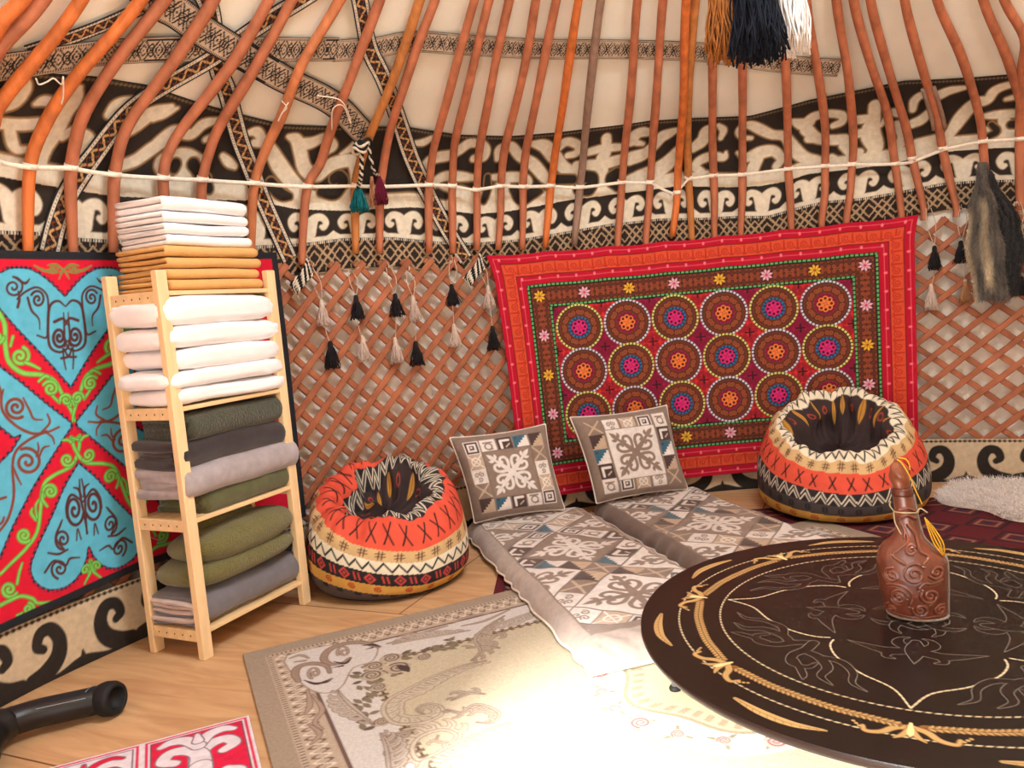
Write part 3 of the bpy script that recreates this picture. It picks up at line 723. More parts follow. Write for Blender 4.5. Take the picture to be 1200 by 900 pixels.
half[0, 0] = 0; half[:, 0] = np.minimum(half[:, 0], 0); half[-1, 0] = 0; half = cr(half, 4)
g = np.vstack([half, half[::-1][1:-1]*[-1, 1]])+[cu, cv]; petal(None)(g)
upl = cz([(350, 797), (240, 712), (110, 602), (0, 520), (-90, 460), (-170, 430)], *Z7); lol = cz([(0, 160), (60, 100), (95, 40)], *Z8)
lof = cz([(320, 5), (250, 110), (150, 270), (60, 440), (0, 580), (-40, 680), (-90, 720)], *Z8)
up_n = cz([(75, 875), (0, 815)], *Z7)
L1 = np.vstack([upl, [upl[-1]+[-0.10, -0.03]], [upl[-1]+[-0.13, -0.13]], up_n[::-1]+[0, 0], lol[::-1][0:1]])
L2 = np.vstack([lof, [lof[-1]+[-0.09, 0.04]], [lof[-1]+[-0.10, 0.14]], lol])
side = np.vstack([L1, lol[::-1][1:], L2[::-1][len(lol):]])
both(petal(None), side)
# dark brown scrollwork on the turquoise
def vine(strokes, o, s, c=BRN, mirror=True, edge=None):
    for st in strokes:
        q = cz(st, o, s)
        if mirror: both(lambda g: pt.stroke(g, c, edge=edge), q)
        else: pt.stroke(q+[cu, cv, 0], c, edge=edge)
def spx(cx, cy, r0, r1, a0, turns, w, n=30, kx=1.0): return [(cx+(x-cx)*kx, y, w) for x, y in spiral(cx, cy, r0, r1, a0, turns, n)]
def shift(S_, dx, kx=1.0): return [[(p[0]+dx, p[1], p[2]) for p in st] for st in S_]
DB = (84, 44, 44)
vine(shift([spx(75, 150, 50, 6, -1.6, 1.7, 7), [(85, 105, 6), (130, 130, 9), (152, 110, 4)], [(100, 170, 6), (105, 210, 9), (98, 245, 9)],
      [(95, 205, 6), (135, 170, 7), (190, 150, 7), (235, 185, 7), (245, 250, 7), (245, 340, 7), (238, 390, 7), (195, 380, 6)], spx(193, 208, 44, 5, -2.6, 1.6, 8, kx=0.8), [(145, 200, 8), (165, 260, 8), (200, 300, 6), (206, 350, 4)],
      [(325, 240, 5), (290, 215, 8), (252, 240, 9), (245, 330, 9), (255, 430, 9), (300, 460, 8), (340, 440, 7), (350, 390, 6)], spx(300, 388, 52, 6, 0.4, 1.8, 10, kx=0.68),
      [(340, 330, 5), (315, 300, 9), (275, 315, 10)], [(360, 440, 5), (345, 480, 8), (310, 490, 8)], [(365, 440, 6), (368, 490, 6), (366, 540, 5)], [(340, 270, 4), (345, 330, 7), (355, 430, 6)]], -8), *Z7, c=DB)
vine(shift([[(365, 230, 5), (378, 300, 8), (380, 370, 8), (385, 470, 6)], spx(332, 366, 74, 6, 0.2, 1.8, 10, kx=0.55), [(370, 330, 6), (320, 300, 9), (298, 350, 9), (300, 400, 7)], [(365, 310, 6), (350, 275, 8), (330, 268, 5)],
      spx(280, 495, 46, 5, 1.5, 1.7, 8, kx=0.8), [(285, 540, 6), (250, 490, 8), (270, 430, 8), (278, 410, 5)], [(300, 540, 7), (260, 560, 8), (215, 555, 6)], spx(265, 625, 44, 5, 1.8, 1.6, 8, kx=0.9), [(200, 640, 8), (240, 590, 8), (290, 610, 7), (310, 580, 8), (352, 575, 5)],
      [(340, 500, 5), (345, 450, 6), (360, 495, 5)]], -3), *Z8, c=DB)
vine([[(-40, 560, 8), (10, 640, 9), (20, 740, 9), (80, 810, 9), (160, 850, 9), (230, 845, 8), (290, 820, 7)], spx(85, 725, 55, 7, 1.0, 1.8, 10), [(120, 680, 6), (150, 740, 8), (170, 780, 7), (210, 785, 5)], [(10, 700, 6), (25, 640, 6)], [(200, 850, 6), (245, 800, 8), (235, 758, 6)]], *Z7)
vine([[(210, 20, 9), (130, 60, 9), (75, 110, 9), (60, 180, 9), (65, 300, 9), (40, 400, 9), (0, 460, 8)], spx(125, 155, 62, 7, -2.0, 1.8, 10), [(165, 130, 6), (175, 100, 7), (172, 70, 5)], [(175, 140, 6), (195, 95, 8), (222, 85, 5)], [(65, 180, 6), (80, 220, 8), (98, 255, 5)], [(200, 20, 6), (235, 45, 7), (245, 75, 5)], spx(-20, 400, 40, 5, 0, 1.5, 8), [(0, 320, 9), (30, 310, 8)]], *Z8)
# green tendrils on the red
ge = (GRN, 0.0025)
vine([[(0, 270, 12), (30, 330, 12), (35, 430, 12), (55, 510, 12), (120, 560, 12), (210, 570, 11), (270, 600, 10), (310, 670, 9), (350, 745, 8), (365, 790, 5)], spx(105, 480, 46, 6, -1.2, 1.6, 9), [(60, 430, 6), (70, 385, 7)], [(130, 510, 8), (160, 520, 8), (200, 540, 5)],
      spx(250, 635, 38, 5, -2.6, 1.6, 8), [(260, 670, 7), (285, 695, 7), (295, 705, 4)], spx(325, 690, 30, 4, 3, 1.5, 7), [(345, 720, 5), (352, 690, 6)], spx(-5, 390, 30, 5, 0, 1.5, 9), [(195, 600, 6), (225, 575, 8), (245, 580, 5)]], *Z7, c=LGR, edge=ge)
vine([[(355, 40, 9), (350, 100, 9), (320, 170, 9), (240, 215, 9), (195, 260, 9), (180, 370, 9), (165, 460, 9), (120, 530, 9), (50, 600, 8), (0, 650, 6)], spx(300, 145, 30, 4, 0.3, 1.5, 7), spx(225, 285, 34, 5, 2.5, 1.7, 8), [(210, 350, 6), (190, 320, 7), (192, 290, 5)],
      spx(108, 478, 32, 5, 0.8, 1.6, 8), [(160, 410, 6), (140, 380, 8), (145, 360, 4)], [(165, 400, 6), (160, 350, 6), (175, 320, 4)], [(350, 45, 6), (330, 60, 6), (318, 65, 4)], [(360, 60, 7), (372, 45, 7), (392, 38, 5)],
      spx(40, 715, 36, 5, 0.5, 1.6, 8), [(75, 690, 7), (85, 640, 7), (98, 600, 4)], [(-10, 790, 10), (30, 770, 9), (90, 745, 8), (140, 755, 8), (165, 775, 7), (225, 770, 4)], spx(125, 800, 26, 4, -1.5, 1.5, 7), [(75, 830, 6), (95, 820, 6)], [(400, 585, 4), (410, 630, 8), (425, 650, 4)], spx(425, 610, 22, 4, 2, 1.3, 6), [(370, 690, 4), (395, 640, 6), (400, 600, 4)]], *Z8, c=LGR, edge=ge)
vine([[(165, 45, 5), (215, 70, 8), (260, 60, 8)], spx(265, 60, 22, 4, 2, 1.3, 6), [(285, 110, 4), (300, 75, 7), (330, 50, 6), (350, 40, 4)], [(230, 45, 5), (270, 40, 6), (310, 70, 5)], [(200, 60, 5), (245, 80, 6), (290, 75, 5)]], *Z7, c=(130, 130, 70))
i = np.arange(pt.X.size); e_t = 1.53-pt.Y; e_b = pt.Y-np.interp(UU.ravel(), us, vb); e_r = u_hi-UU.ravel()
pt.put(i, np.minimum(np.minimum(e_t, e_b), e_r)-0.030, (34, 36, 42))
rC = R_C+0.008*wob(UU, VV, 3, 21)*np.clip((1.53-VV)*3, 0, 1)-0.012*np.clip(0.7-VV, 0, 1)
P = np.stack([CX+rC*np.sin(UU/R_C), CY+rC*np.cos(UU/R_C), VV], -1)
M_wool = material('appliqued_wool', None, 0.9, 0.08, 30, 0.3, 350)
tag(sheet('wall_carpet', P, M_wool, None, pt.colours(), 0.010, 1), 'red felt carpet with turquoise heart panels and brown scrolls, hung behind the wooden shelf', 'wall carpet')

# ================================================================== red embroidered hanging
W_, H_ = 2.42, 1.47
nu, nv = 720, 416
X, Y = np.meshgrid(np.linspace(0, W_, nu), np.linspace(0, H_, nv))
CR, OR_, BR, BKK, MAG, ORD = (182, 8, 42), (210, 76, 46), (110, 54, 34), (26, 20, 20), (150, 18, 66), (206, 40, 42)
pt = Paint(X, Y, CR, 0.0035); I = np.arange(pt.X.size)
ed = np.minimum(np.minimum(pt.X, W_-pt.X), np.minimum(pt.Y, H_-pt.Y))   # distance to the edge
along = np.where(np.minimum(pt.X, W_-pt.X) < np.minimum(pt.Y, H_-pt.Y), pt.Y, pt.X)
pt.put(I, np.abs(ed-0.024)-0.0018, (226, 92, 108)); pt.put(I, np.hypot((along % 0.11)-0.055, (ed-0.030)*0.7)-0.007, (232, 120, 130))
pt.put(I, np.abs(ed-0.094)-0.042, (112, 20, 26)); pt.put(I, np.abs(ed-0.094)-0.036, OR_)
la = (along % 0.075)-0.0375; lb = ed-0.094
s1 = spiral(0.0, 0.0, 0.024, 0.004, 0.4, 1.7, 26, 0.0055, 0.0055)
sd = np.minimum(sd_line(la, lb, s1), sd_line(np.abs(la), lb, np.array([(0.022, 0.018, 0.006), (0.034, 0.026, 0.006), (0.0375, -0.03, 0.006)])))
m_ = np.nonzero(np.abs(lb) < 0.034)[0]; pt.put(m_, sd[m_], (176, 44, 26))
pt.put(I, np.abs(ed-0.158)-0.0018, (226, 92, 108)); pt.put(I, np.hypot((along % 0.11)-0.055, (ed-0.152)*0.7)-0.007, (232, 120, 130))
# black ground of the middle field
inner = ed-0.186
pt.put(I, -inner, BKK)
def greens(d0):
    dt = (along/0.026) % 1-0.5
    pt.put(I, np.maximum(np.abs(ed-d0)-0.0055, (np.abs(dt)-0.33)*0.026), (98, 176, 104))
# brown scroll ground
pt.put(I, np.abs(ed-0.262)-0.052, (94, 46, 32))
tx = 0.066
def scrolls(mask, a_, b_, c1, c2):
    """small paired embroidery scrolls, tile by tile"""
    x_ = np.abs(((a_ % tx)+tx) % tx-tx/2); y_ = ((b_ % tx)+tx) % tx-tx/2; ya = np.abs(y_)
    sp_ = spiral(0.018, 0.016, 0.0125, 0.002, -2.6, 1.4, 16, 0.0050, 0.0050)
    sd_ = np.minimum(sd_line(x_, ya, sp_), sd_line(x_, ya, np.array([(0.0, 0.004, 0.005), (0.010, 0.006, 0.005), (0.022, 0.0, 0.005)])))
    pt.put(mask, sd_, c1)
    pt.put(mask, np.abs(sd_-0.0035)-0.0012, c2)
m_ = np.nonzero((ed > 0.214) & (ed < 0.312))[0]
scrolls(m_, along[m_], ed[m_]-0.229-0.0, (150, 72, 42), (52, 28, 22))
greens(0.196); pt.put(I, np.abs(ed-0.322)-0.010, BKK); greens(0.322)
fx0, fx1, fy0, fy1 = 0.335, W_-0.335, 0.335, H_-0.335
px_, py_ = (fx1-fx0)/6, (fy1-fy0)/3
fld = np.nonzero(ed > 0.333)[0]
# quatrefoil ground alternating magenta and orange red
gx = (pt.X[fld]-fx0)/px_; gy = (pt.Y[fld]-fy0)/py_
par = (np.floor(gx+0.5)+np.floor(gy+0.5)) % 2
pt.C[fld] = np.where((par > 0.5)[:, None], lin(MAG), lin(ORD))
cxs = np.abs((gx % 1)-0.5); 
qx = (gx+0.5) % 1-0.5; qy = (gy+0.5) % 1-0.5
scrolls(fld, pt.X[fld]-fx0, pt.Y[fld]-fy0, (110, 18, 40), (80, 14, 30))
crs = np.minimum(np.maximum(np.abs(qx)-0.10, np.abs(qy)-0.018), np.maximum(np.abs(qy)-0.10, np.abs(qx)-0.018))*px_
pt.put(fld, crs, (60, 14, 26))
for rI in range(3):
    for cI in range(6):
        cx_, cy_ = fx0+(cI+0.5)*px_, fy1-(rI+0.5)*py_
        R_ = 0.5*min(px_, py_)*1.07
        i = pt.box(cx_-R_, cx_+R_, cy_-R_, cy_+R_, 0.01); dx, dy = pt.X[i]-cx_, pt.Y[i]-cy_; d = np.hypot(dx, dy); an = np.arctan2(dy, dx)
        pt.put(i, d-R_, BKK); pt.put(i, d-R_*0.88, (104, 50, 34))
        # ring of scrolls
        n_ = 11; av = ((an/(2*PI)*n_) % 1-0.5)*2*PI*R_*0.66/n_; rv = d-R_*0.66
        j = np.nonzero((d < R_*0.86) & (d > R_*0.46))[0]
        sp_ = spiral(0.010, 0.0, 0.017, 0.003, 2.6, 1.4, 16, 0.0055, 0.0055)
        sdv = np.minimum(sd_line(np.abs(av[j]), rv[j], sp_), 1)
        pt.put(i[j], sdv, (158, 82, 46)); pt.put(i[j], np.abs(sdv-0.004)-0.0013, (50, 24, 20))
        blue = (rI+cI) % 2 == 0
        pt.ring(cx_, cy_, R_*0.955, 0.011, (222, 214, 120) if blue else (218, 212, 226), 40)
        if blue:
            pt.put(i, d-R_*0.47, (30, 40, 60)); pt.ring(cx_, cy_, R_*0.42, 0.014, (36, 104, 150), 18); pt.put(i, d-R_*0.35, (60, 20, 50)); c_ = (222, 40, 120)
        else:
            pt.put(i, d-R_*0.44, (112, 16, 50)); pt.ring(cx_, cy_, R_*0.42, 0.010, (140, 24, 70), 18); pt.put(i, d-R_*0.34, (80, 26, 24)); c_ = (240, 130, 60)
        for k in range(8):
            a0 = k*PI/4
            pt.ring(cx_+R_*0.235*math.cos(a0), cy_+R_*0.235*math.sin(a0), R_*0.085, 0.0065, c_)
            if k % 2 == 0: pt.stroke([(cx_, cy_, 0.006), (cx_+R_*0.16*math.cos(a0+PI/8), cy_+R_*0.16*math.sin(a0+PI/8), 0.006)], c_, smooth=0)
        pt.ring(cx_, cy_, R_*0.10, 0.006, c_)
def flower(x, y, pink):
    c = (236, 178, 196) if pink else (236, 182, 52)
    pt.disc(x, y, 0.036, (60, 28, 24))
    for k in range(8):
        a0 = k*PI/4+0.2
        pt.stroke([(x+0.008*math.cos(a0), y+0.008*math.sin(a0), 0.005), (x+0.024*math.cos(a0), y+0.024*math.sin(a0), 0.014), (x+0.033*math.cos(a0), y+0.033*math.sin(a0), 0.006)], c, smooth=0)
    pt.disc(x, y, 0.008, (214, 60, 90) if pink else (150, 80, 40))
f0x, f1x, f0y, f1y = 0.260, W_-0.260, 0.260, H_-0.260
for k in range(8):
    t = k/7.0; x = f0x+(f1x-f0x)*t
    flower(x, f1y, k % 2 == 1); flower(x, f0y, k % 2 == 0)
for k in range(1, 4):
    y = f1y+(f0y-f1y)*k/4.0
    flower(f0x, y, k % 2 == 1); flower(f1x, y, k % 2 == 1)
# hang it: four corners found on the wall, sagging a little between its ties
R_H = 3.185
cor = cyl_hit(np.array([(575, 299), (1071, 252), (634, 578), (893, 552)], float), R_H)
TL, TR = cor[0], cor[1]
SX = X/W_; SY = Y/H_
BLc = np.array([TL[0]+0.055, 0.105]); BRc = np.array([TR[0]-0.02, 0.115])
Ug = (TL[0]*(1-SX)+TR[0]*SX)*SY+(BLc[0]*(1-SX)+BRc[0]*SX)*(1-SY)
Zg = (TL[1]*(1-SX)+TR[1]*SX)*SY+(BLc[1]*(1-SX)+BRc[1]*SX)*(1-SY)
Zg -= 0.010*np.abs(np.sin(SX*PI*7))*SY**6*0.8
Ug += (SX-0.5)*0.05*np.clip((SY-0.88)/0.12, 0, 1)**2*np.clip((np.abs(SX-0.5)-0.42)/0.08, 0, 1); Ug += 0.02*np.sin(SY*PI)*((SX < 0.12)*(1-SX/0.12))
rH = R_H+0.012*wob(X, Y, 2.5, 31)*(1-SY**4)-0.02*(1-SY)
P = np.stack([CX+rH*np.sin(Ug/R_H), CY+rH*np.cos(Ug/R_H), Zg], -1)
M_emb = material('embroidered_cloth', None, 0.85, 0.06, 60, 0.35, 420)
tag(sheet('wall_hanging', P, M_emb, None, pt.colours(), 0.006, 1), 'large red hanging embroidered with rows of round medallions and small flowers, on the back wall', 'wall hanging')
# ================================================================== wooden shelf
FL = onz(np.array((240., 775.)), 0.0); FR = onz(np.array((365., 705.)), 0.0)
_e = FR-FL; SHW = float(np.hypot(_e[0], _e[1])); SHA = math.atan2(_e[1], _e[0]); SHD = 0.285
SX_ = np.array([math.cos(SHA), math.sin(SHA), 0]); SY_ = np.array([-math.sin(SHA), math.cos(SHA), 0])
M_pine = material('pine', (240, 208, 160), 0.5, 0.10, 3, 0.15, 60, stretch=(9, 9, 1.2), spec=0.35)
M_pineh = material('pine_boards', (236, 202, 152), 0.5, 0.10, 3, 0.15, 60, stretch=(1.5, 9, 9), spec=0.35)
shelf = thing('wooden_shelf', 'narrow open pine shelf unit packed with bedding, in front of the turquoise carpet', 'shelf', FL, SHA)
ZP = 1.425; PW, PD = 0.046, 0.030
for x0 in (0, SHW-PW):
    for y0 in (0, SHD-PD):
        mb = MB(); mb.box((x0, y0, 0), (x0+PW, y0+PD, ZP), bev=0.0025)
        # row of pin holes
        mb.build('post', M_pine, shelf, False, True)
LEV = [1.335, 0.918, 0.506, 0.092]
M_hole = material('dark_hole', (70, 50, 36), 0.8, 0)
for li, z in enumerate(LEV):
    for x0 in (0.004, SHW-0.026):
        mb = MB(); mb.box((x0, PD, z-0.026), (x0+0.022, SHD-PD, z+0.018), bev=0.002); r_ = mb.build('rail', M_pineh, shelf, False, True)
        mb = MB()
        for k in range(5):
            y = PD+0.03+k*(SHD-2*PD-0.06)/4
            xs = x0-0.0008 if x0 < 0.1 else x0+0.0228
            a_ = np.arange(8)*PI/4
            mb.add([(xs, y+0.0035*math.cos(t), z-0.004+0.0035*math.sin(t)) for t in a_], [tuple(range(8))])
        mb.build('screw_holes', M_hole, shelf, False, True)['kind'] = 'stuff'
    nS = 5; gap = 0.008; wS = (SHD-0.004-gap*(nS-1))/nS
    for k in range(nS):
        y0 = 0.002+k*(wS+gap)
        inset = PW if (k in (0, nS-1)) else 0.0275
        mb = MB(); mb.box((inset, y0, z+0.0005), (SHW-inset, y0+wS, z+0.0165), bev=0.002)
        mb.build('slat', M_pineh, shelf, False, True)
mb = MB(); mb.tube(np.array([(0.02, 0.27, 0.46), (0.35, 0.275, 0.24), (SHW-0.02, 0.278, 0.10)]), 0.0015, 5); mb.build('brace_wire', material('wire', (150, 150, 150), 0.4, 0, metal=1), shelf, True, True)
def sh(p): return FL+p[..., 0:1]*SX_+p[..., 1:2]*SY_+np.array([0, 0, 1.])*p[..., 2:3]
# ------------------------------------------------------------------ bedding
def soft_box(c, half, e1=5.0, e2=3.0, n=44, wr=0.006, wf=14, seed=0, sag=None, tilt=(0, 0)):
    """puffy rounded cloth block: centre, half sizes; returns V, F"""
    nu_, nv_ = n*2, n
    u = np.linspace(-PI, PI, nu_+1)[:-1]; v = np.linspace(-PI/2, PI/2, nv_); Ug, Vg = np.meshgrid(u, v)
    def sp(x, e): return np.sign(x)*np.abs(x)**(2.0/e)
    x = sp(np.cos(Vg), e2)*sp(np.cos(Ug), e1); y = sp(np.cos(Vg), e2)*sp(np.sin(Ug), e1); z = sp(np.sin(Vg), e2)
    P = np.stack([x*half[0], y*half[1], z*half[2]], -1)
    N_ = np.stack([x, y, z*1.5], -1); N_ /= np.linalg.norm(N_, axis=-1, keepdims=True)+1e-9
    d = wr*(wob3(P*[0.5, 1, 1.8], wf, seed)+0.5*np.abs(wob3(P*[1.2, 1, 2.5], wf*2.0, seed+1)))
    P = P+N_*d[..., None]
    if sag is not None: P = sag(P)
    P[..., 2] += P[..., 0]*tilt[0]+P[..., 1]*tilt[1]
    return (P+np.array(c)).reshape(-1, 3), grid_faces(nv_, nu_, True)
def folded(c, L, D, hh, layers, seed=0, wr=0.003, t=None, ny=46, roll=1.0, taper=0.0):
    """cloth folded over and over, folds towards the front (y = 0), its layered ends at x = 0 and x = L.
    Returns a list of (V, F) sheets; each sheet is a long U whose bend faces the front."""
    pieces = []; m_ = max(1, layers//2); step = hh/(2*m_)
    tt = (t or step*0.86)
    for k in range(m_):
        zc = hh/2; R_ = hh/2-step*(k+0.5)           # radius of this U
        if R_ < step*0.5: R_ = step*0.5
        front = 0.0+(hh/2-R_)*roll
        pts = []
        back = D-0.012*(k % 2)-0.006*k
        for y in np.linspace(back, front+R_*roll, 12): pts.append((y, zc-R_))
        for a_ in np.linspace(-PI/2, PI/2, 9)[1:-1]: pts.append((front+R_*roll-R_*roll*math.cos(a_), zc+R_*math.sin(a_)))
        for y in np.linspace(front+R_*roll, back, 12): pts.append((y, zc+R_))
        p = np.array(pts); tg = np.gradient(p, axis=0); tg /= np.hypot(tg[:, 0], tg[:, 1])[:, None]+1e-9; nn = np.stack([-tg[:, 1], tg[:, 0]], 1)
        loop = np.vstack([p+nn*tt/2, (p-nn*tt/2)[::-1]])
        xs = np.linspace(0, L, ny); kk = len(loop)
        P = np.zeros((ny, kk, 3)); P[..., 0] = xs[:, None]; P[..., 1] = loop[None, :, 0]; P[..., 2] = loop[None, :, 1]
        e = np.minimum(xs, L-xs); shrink = np.clip(e/0.012, 0, 1)**0.5
        mid = np.vstack([p, p[::-1]])
        P[..., 1] = mid[None, :, 0]+(P[..., 1]-mid[None, :, 0])*(0.55+0.45*shrink[:, None]); P[..., 2] = mid[None, :, 1]+(P[..., 2]-mid[None, :, 1])*(0.55+0.45*shrink[:, None])
        W3 = P.copy(); dz = wr*wob3(W3*[1, 1, 0.4], 16, seed+k); P[..., 2] += dz; P[..., 1] += 0.8*wr*wob3(W3, 18, seed+7+k)
        P[..., 0] += (0.008*wob3(W3*[0, 1, 1], 14, seed+20+k))
        P[..., 2] += taper*(P[..., 0]-L/2)
        Vv = (P+np.array(c)).reshape(-1, 3); F = [tuple(f) for f in grid_faces(ny, kk, True)]
        F += [tuple(range(kk-1, -1, -1)), tuple((ny-1)*kk+i for i in range(kk))]
        pieces.append((Vv, F))
    return pieces
def bedding(name, label, cat, pieces, mat, group, base, extra=None):
    mb = MB()
    for V, F in pieces: mb.add(sh(np.asarray(V)), F)
    o = mb.build(name, mat); origin_to(o, sh(np.array([base]))[0]); tag(o, label, cat, group); return o
M_white = material('white_cotton', (249, 246, 247), 0.8, 0.03, 20, 0.25, 500)
M_tan = material('tan_cotton', (220, 172, 108), 0.82, 0.06, 25, 0.25, 500)
M_gfleece = material('green_fleece', (68, 70, 54), 0.95, 0.18, 60, 0.9, 140, sheen=0.3, bdist=0.012)
M_brown = material('brown_plush', (46, 36, 39), 0.9, 0.22, 22, 0.5, 300, sheen=0.4)
M_lgrey = material('grey_plush', (168, 158, 160), 0.9, 0.12, 25, 0.5, 300, sheen=0.3)
M_olive = material('olive_plush', (88, 88, 54), 0.9, 0.18, 22, 0.5, 260, sheen=0.3)
M_ofleece = material('olive_fleece', (112, 106, 56), 0.95, 0.14, 90, 0.9, 190, sheen=0.3, bdist=0.01)
M_grey = material('slate_plush', (112, 108, 114), 0.85, 0.12, 22, 0.5, 300, sheen=0.4)
M_pinkin = material('blush_lining', (206, 186, 178), 0.9, 0.08, 25, 0.4, 300)
# folded sheets on the very top: tan ones below, white ones above (bottom to top)
z = LEV[0]+0.0175; hs = 0.041
words_t = ['lowest of the four tan folded sheets on the shelf top', 'second from the bottom of the four tan folded sheets on the shelf top', 'third from the bottom of the four tan folded sheets on the shelf top', 'topmost tan folded sheet, directly under the white sheets']
for k in range(4):
    b = (0.07+0.006*((k*7) % 3), 0.012+0.005*((k*5) % 3), z)
    bedding('folded_sheet', words_t[k], 'folded sheet', folded(b, 0.47-0.008*(k % 2), 0.265, hs, 2, 40+k, 0.0022), M_tan, 'folded sheets on the shelf top', b); z += hs+0.0005
words_w = ['lowest of the white folded sheets, resting on the tan sheets', 'second from the bottom of the white folded sheets on the shelf top', 'second from the top of the white folded sheets on the shelf top', 'topmost white folded sheet of the whole shelf']
for k in range(4):
    b = (0.088-0.004*((k*5) % 3), 0.02+0.005*((k*3) % 3), z); h2 = 0.041 if k < 3 else 0.054
    bedding('folded_sheet', words_w[k], 'folded sheet', folded(b, 0.42-0.006*(k % 2), 0.25, h2, 2, 60+k, 0.0026), M_white, 'folded sheets on the shelf top', b); z += h2+0.0005
# white pillows on the second board
z = LEV[1]+0.0175
hts = [0.068, 0.066, 0.084, 0.088, 0.104]
words_p = ['lowest of the five white pillows, lying flat on the second board', 'second white pillow from the bottom of the pillow pile', 'middle one of the five white pillows on the shelf', 'second white pillow from the top of the pillow pile', 'topmost white pillow, just under the top board of the shelf']
for k in range(5):
    h = hts[k]; cx = SHW/2+(0.014, -0.006, 0.01, 0.012, 0.0)[k]; hx = (SHW/2-0.002, SHW/2+0.006, SHW/2-0.01, SHW/2+0.014, SHW/2+0.004)[k]
    V, F = soft_box((cx, SHD/2-0.004, z+h/2), (hx, SHD/2+0.012, h/2*1.10), 6.5, 3.6, 60, 0.0085, 19, 80+k*3, tilt=((0.0, 0.004, -0.006, 0.004, 0.0)[k], 0))
    V[:, 2] = np.clip(V[:, 2], z+0.001+0.003*np.abs(np.sin(V[:, 0]*20)), z+h+0.004)
    bedding('white_pillow', words_p[k], 'pillow', [(V, F)], M_white, 'white pillows on the shelf', (cx, 0, z)); z += h*0.945
# third board: olive plush, light grey plush, dark brown plush, green fleece (bottom to top)
z = LEV[2]+0.0175
b = (0.10, 0.004, z); bedding('folded_blanket', 'olive plush blanket at the bottom of the middle pile of blankets', 'blanket', folded(b, 0.45, 0.26, 0.082, 4, 5, 0.006, t=0.034), M_olive, 'folded blankets in the shelf', b)
b = (0.01, -0.012, z+0.080); bedding('folded_blanket', 'pale grey plush blanket in the middle pile of the shelf', 'blanket', folded(b, SHW-0.0, 0.275, 0.104, 4, 9, 0.007, t=0.042), M_lgrey, 'folded blankets in the shelf', b)
b = (0.015, 0.004, z+0.188); bedding('folded_blanket', 'dark brown plush blanket between the pale grey and the green one', 'blanket', folded(b, SHW-0.05, 0.262, 0.090, 4, 13, 0.006, t=0.038), M_brown, 'folded blankets in the shelf', b)
b = (0.07, 0.0, z+0.280); bedding('folded_blanket', 'dark green fleece blanket just below the white pillows', 'blanket', folded(b, SHW-0.11, 0.265, 0.088, 4, 17, 0.006, t=0.036), M_gfleece, 'folded blankets in the shelf', b)
# bottom board: slate blanket with blush lining, bulky olive fleece above
z = LEV[3]+0.0175
sb = thing('folded_blanket', 'slate grey plush blanket with blush lining on the lowest board', 'blanket', sh(np.array([(0.02, 0.0, z)]))[0], 0, 'folded blankets in the shelf')
ps = folded((0.012, -0.004, z), SHW-0.02, 0.27, 0.128, 4, 23, 0.006, t=0.020)
mb = MB()
for V, F in ps: mb.add(sh(np.asarray(V)), F)
mb.build('outer_face', M_grey, sb)
ps = folded((0.004, 0.016, z+0.0215), SHW-0.03, 0.246, 0.085, 4, 29, 0.006, t=0.017)
mb = MB()
for V, F in ps: mb.add(sh(np.asarray(V)), F)
mb.build('lining', M_pinkin, sb)
def sagf(P):
    P = P.copy(); P[..., 2] *= 1-0.12*np.clip(P[..., 0]/0.3, -1, 1); return P
V1, F1 = soft_box((SHW/2+0.005, SHD/2-0.012, z+0.128+0.058), (SHW/2-0.005, SHD/2+0.01, 0.058), 3.2, 2.4, 50, 0.006, 12, 33)
V2, F2 = soft_box((SHW/2+0.02, SHD/2-0.018, z+0.128+0.150), (SHW/2-0.03, SHD/2+0.006, 0.066), 3.0, 2.3, 50, 0.010, 11, 37)
V3, F3 = soft_box((SHW/2-0.01, SHD/2+0.03, z+0.128+0.215), (SHW/2-0.13, SHD/2-0.06, 0.040), 2.6, 2.2, 40, 0.008, 13, 39)
bedding('folded_blanket', 'bulky olive fleece blanket bunched on top of the slate one', 'blanket', [(V1, F1), (V2, F2), (V3, F3)], M_ofleece, 'folded blankets in the shelf', (0.3, 0, z+0.128))

# ================================================================== rugs on the floor
M_rug = material('rug_pile', None, 0.95, 0.10, 120, 0.6, 420)
# dark red rug under the mattresses
RW2, RD2 = 2.75, 1.42; o2 = np.array([-0.36, 3.46, 0]); a2_ = 0.10
ex2, ey2 = np.array([math.cos(a2_), math.sin(a2_), 0]), np.array([-math.sin(a2_), math.cos(a2_), 0])
o2 = onz(np.array((577., 703.)))
ex2 = np.array([0.9975, -0.07, 0]); ey2 = np.array([0.07, 0.9975, 0]); RD2 = 1.1
X, Y = np.meshgrid(np.linspace(0, RW2, 460), np.linspace(0, RD2, 170))
pt = Paint(X, Y, (92, 24, 34), 0.006); I = np.arange(X.size)
ed = np.minimum(np.minimum(pt.X, RW2-pt.X), np.minimum(pt.Y, RD2-pt.Y))
pt.put(I, np.abs(ed-0.06)-0.02, (40, 26, 34)); pt.put(I, np.maximum(np.abs(ed-0.06)-0.012, np.abs(((pt.X+pt.Y)/0.05) % 1-0.5)*0.05-0.012), (150, 110, 92))
pt.put(I, np.abs(ed-0.14)-0.005, (160, 120, 100))
gx = (pt.X/0.24) % 1-0.5; gy = (pt.Y/0.24) % 1-0.5; dd = np.abs(gx)+np.abs(gy)
j = np.nonzero(ed > 0.16)[0]
pt.put(j, (np.abs(dd[j]-0.42)-0.05)*0.24, (48, 28, 36)); pt.put(j, (np.abs(dd[j]-0.25)-0.04)*0.24, (140, 100, 86)); pt.put(j, (dd[j]-0.10)*0.24, (46, 40, 62))
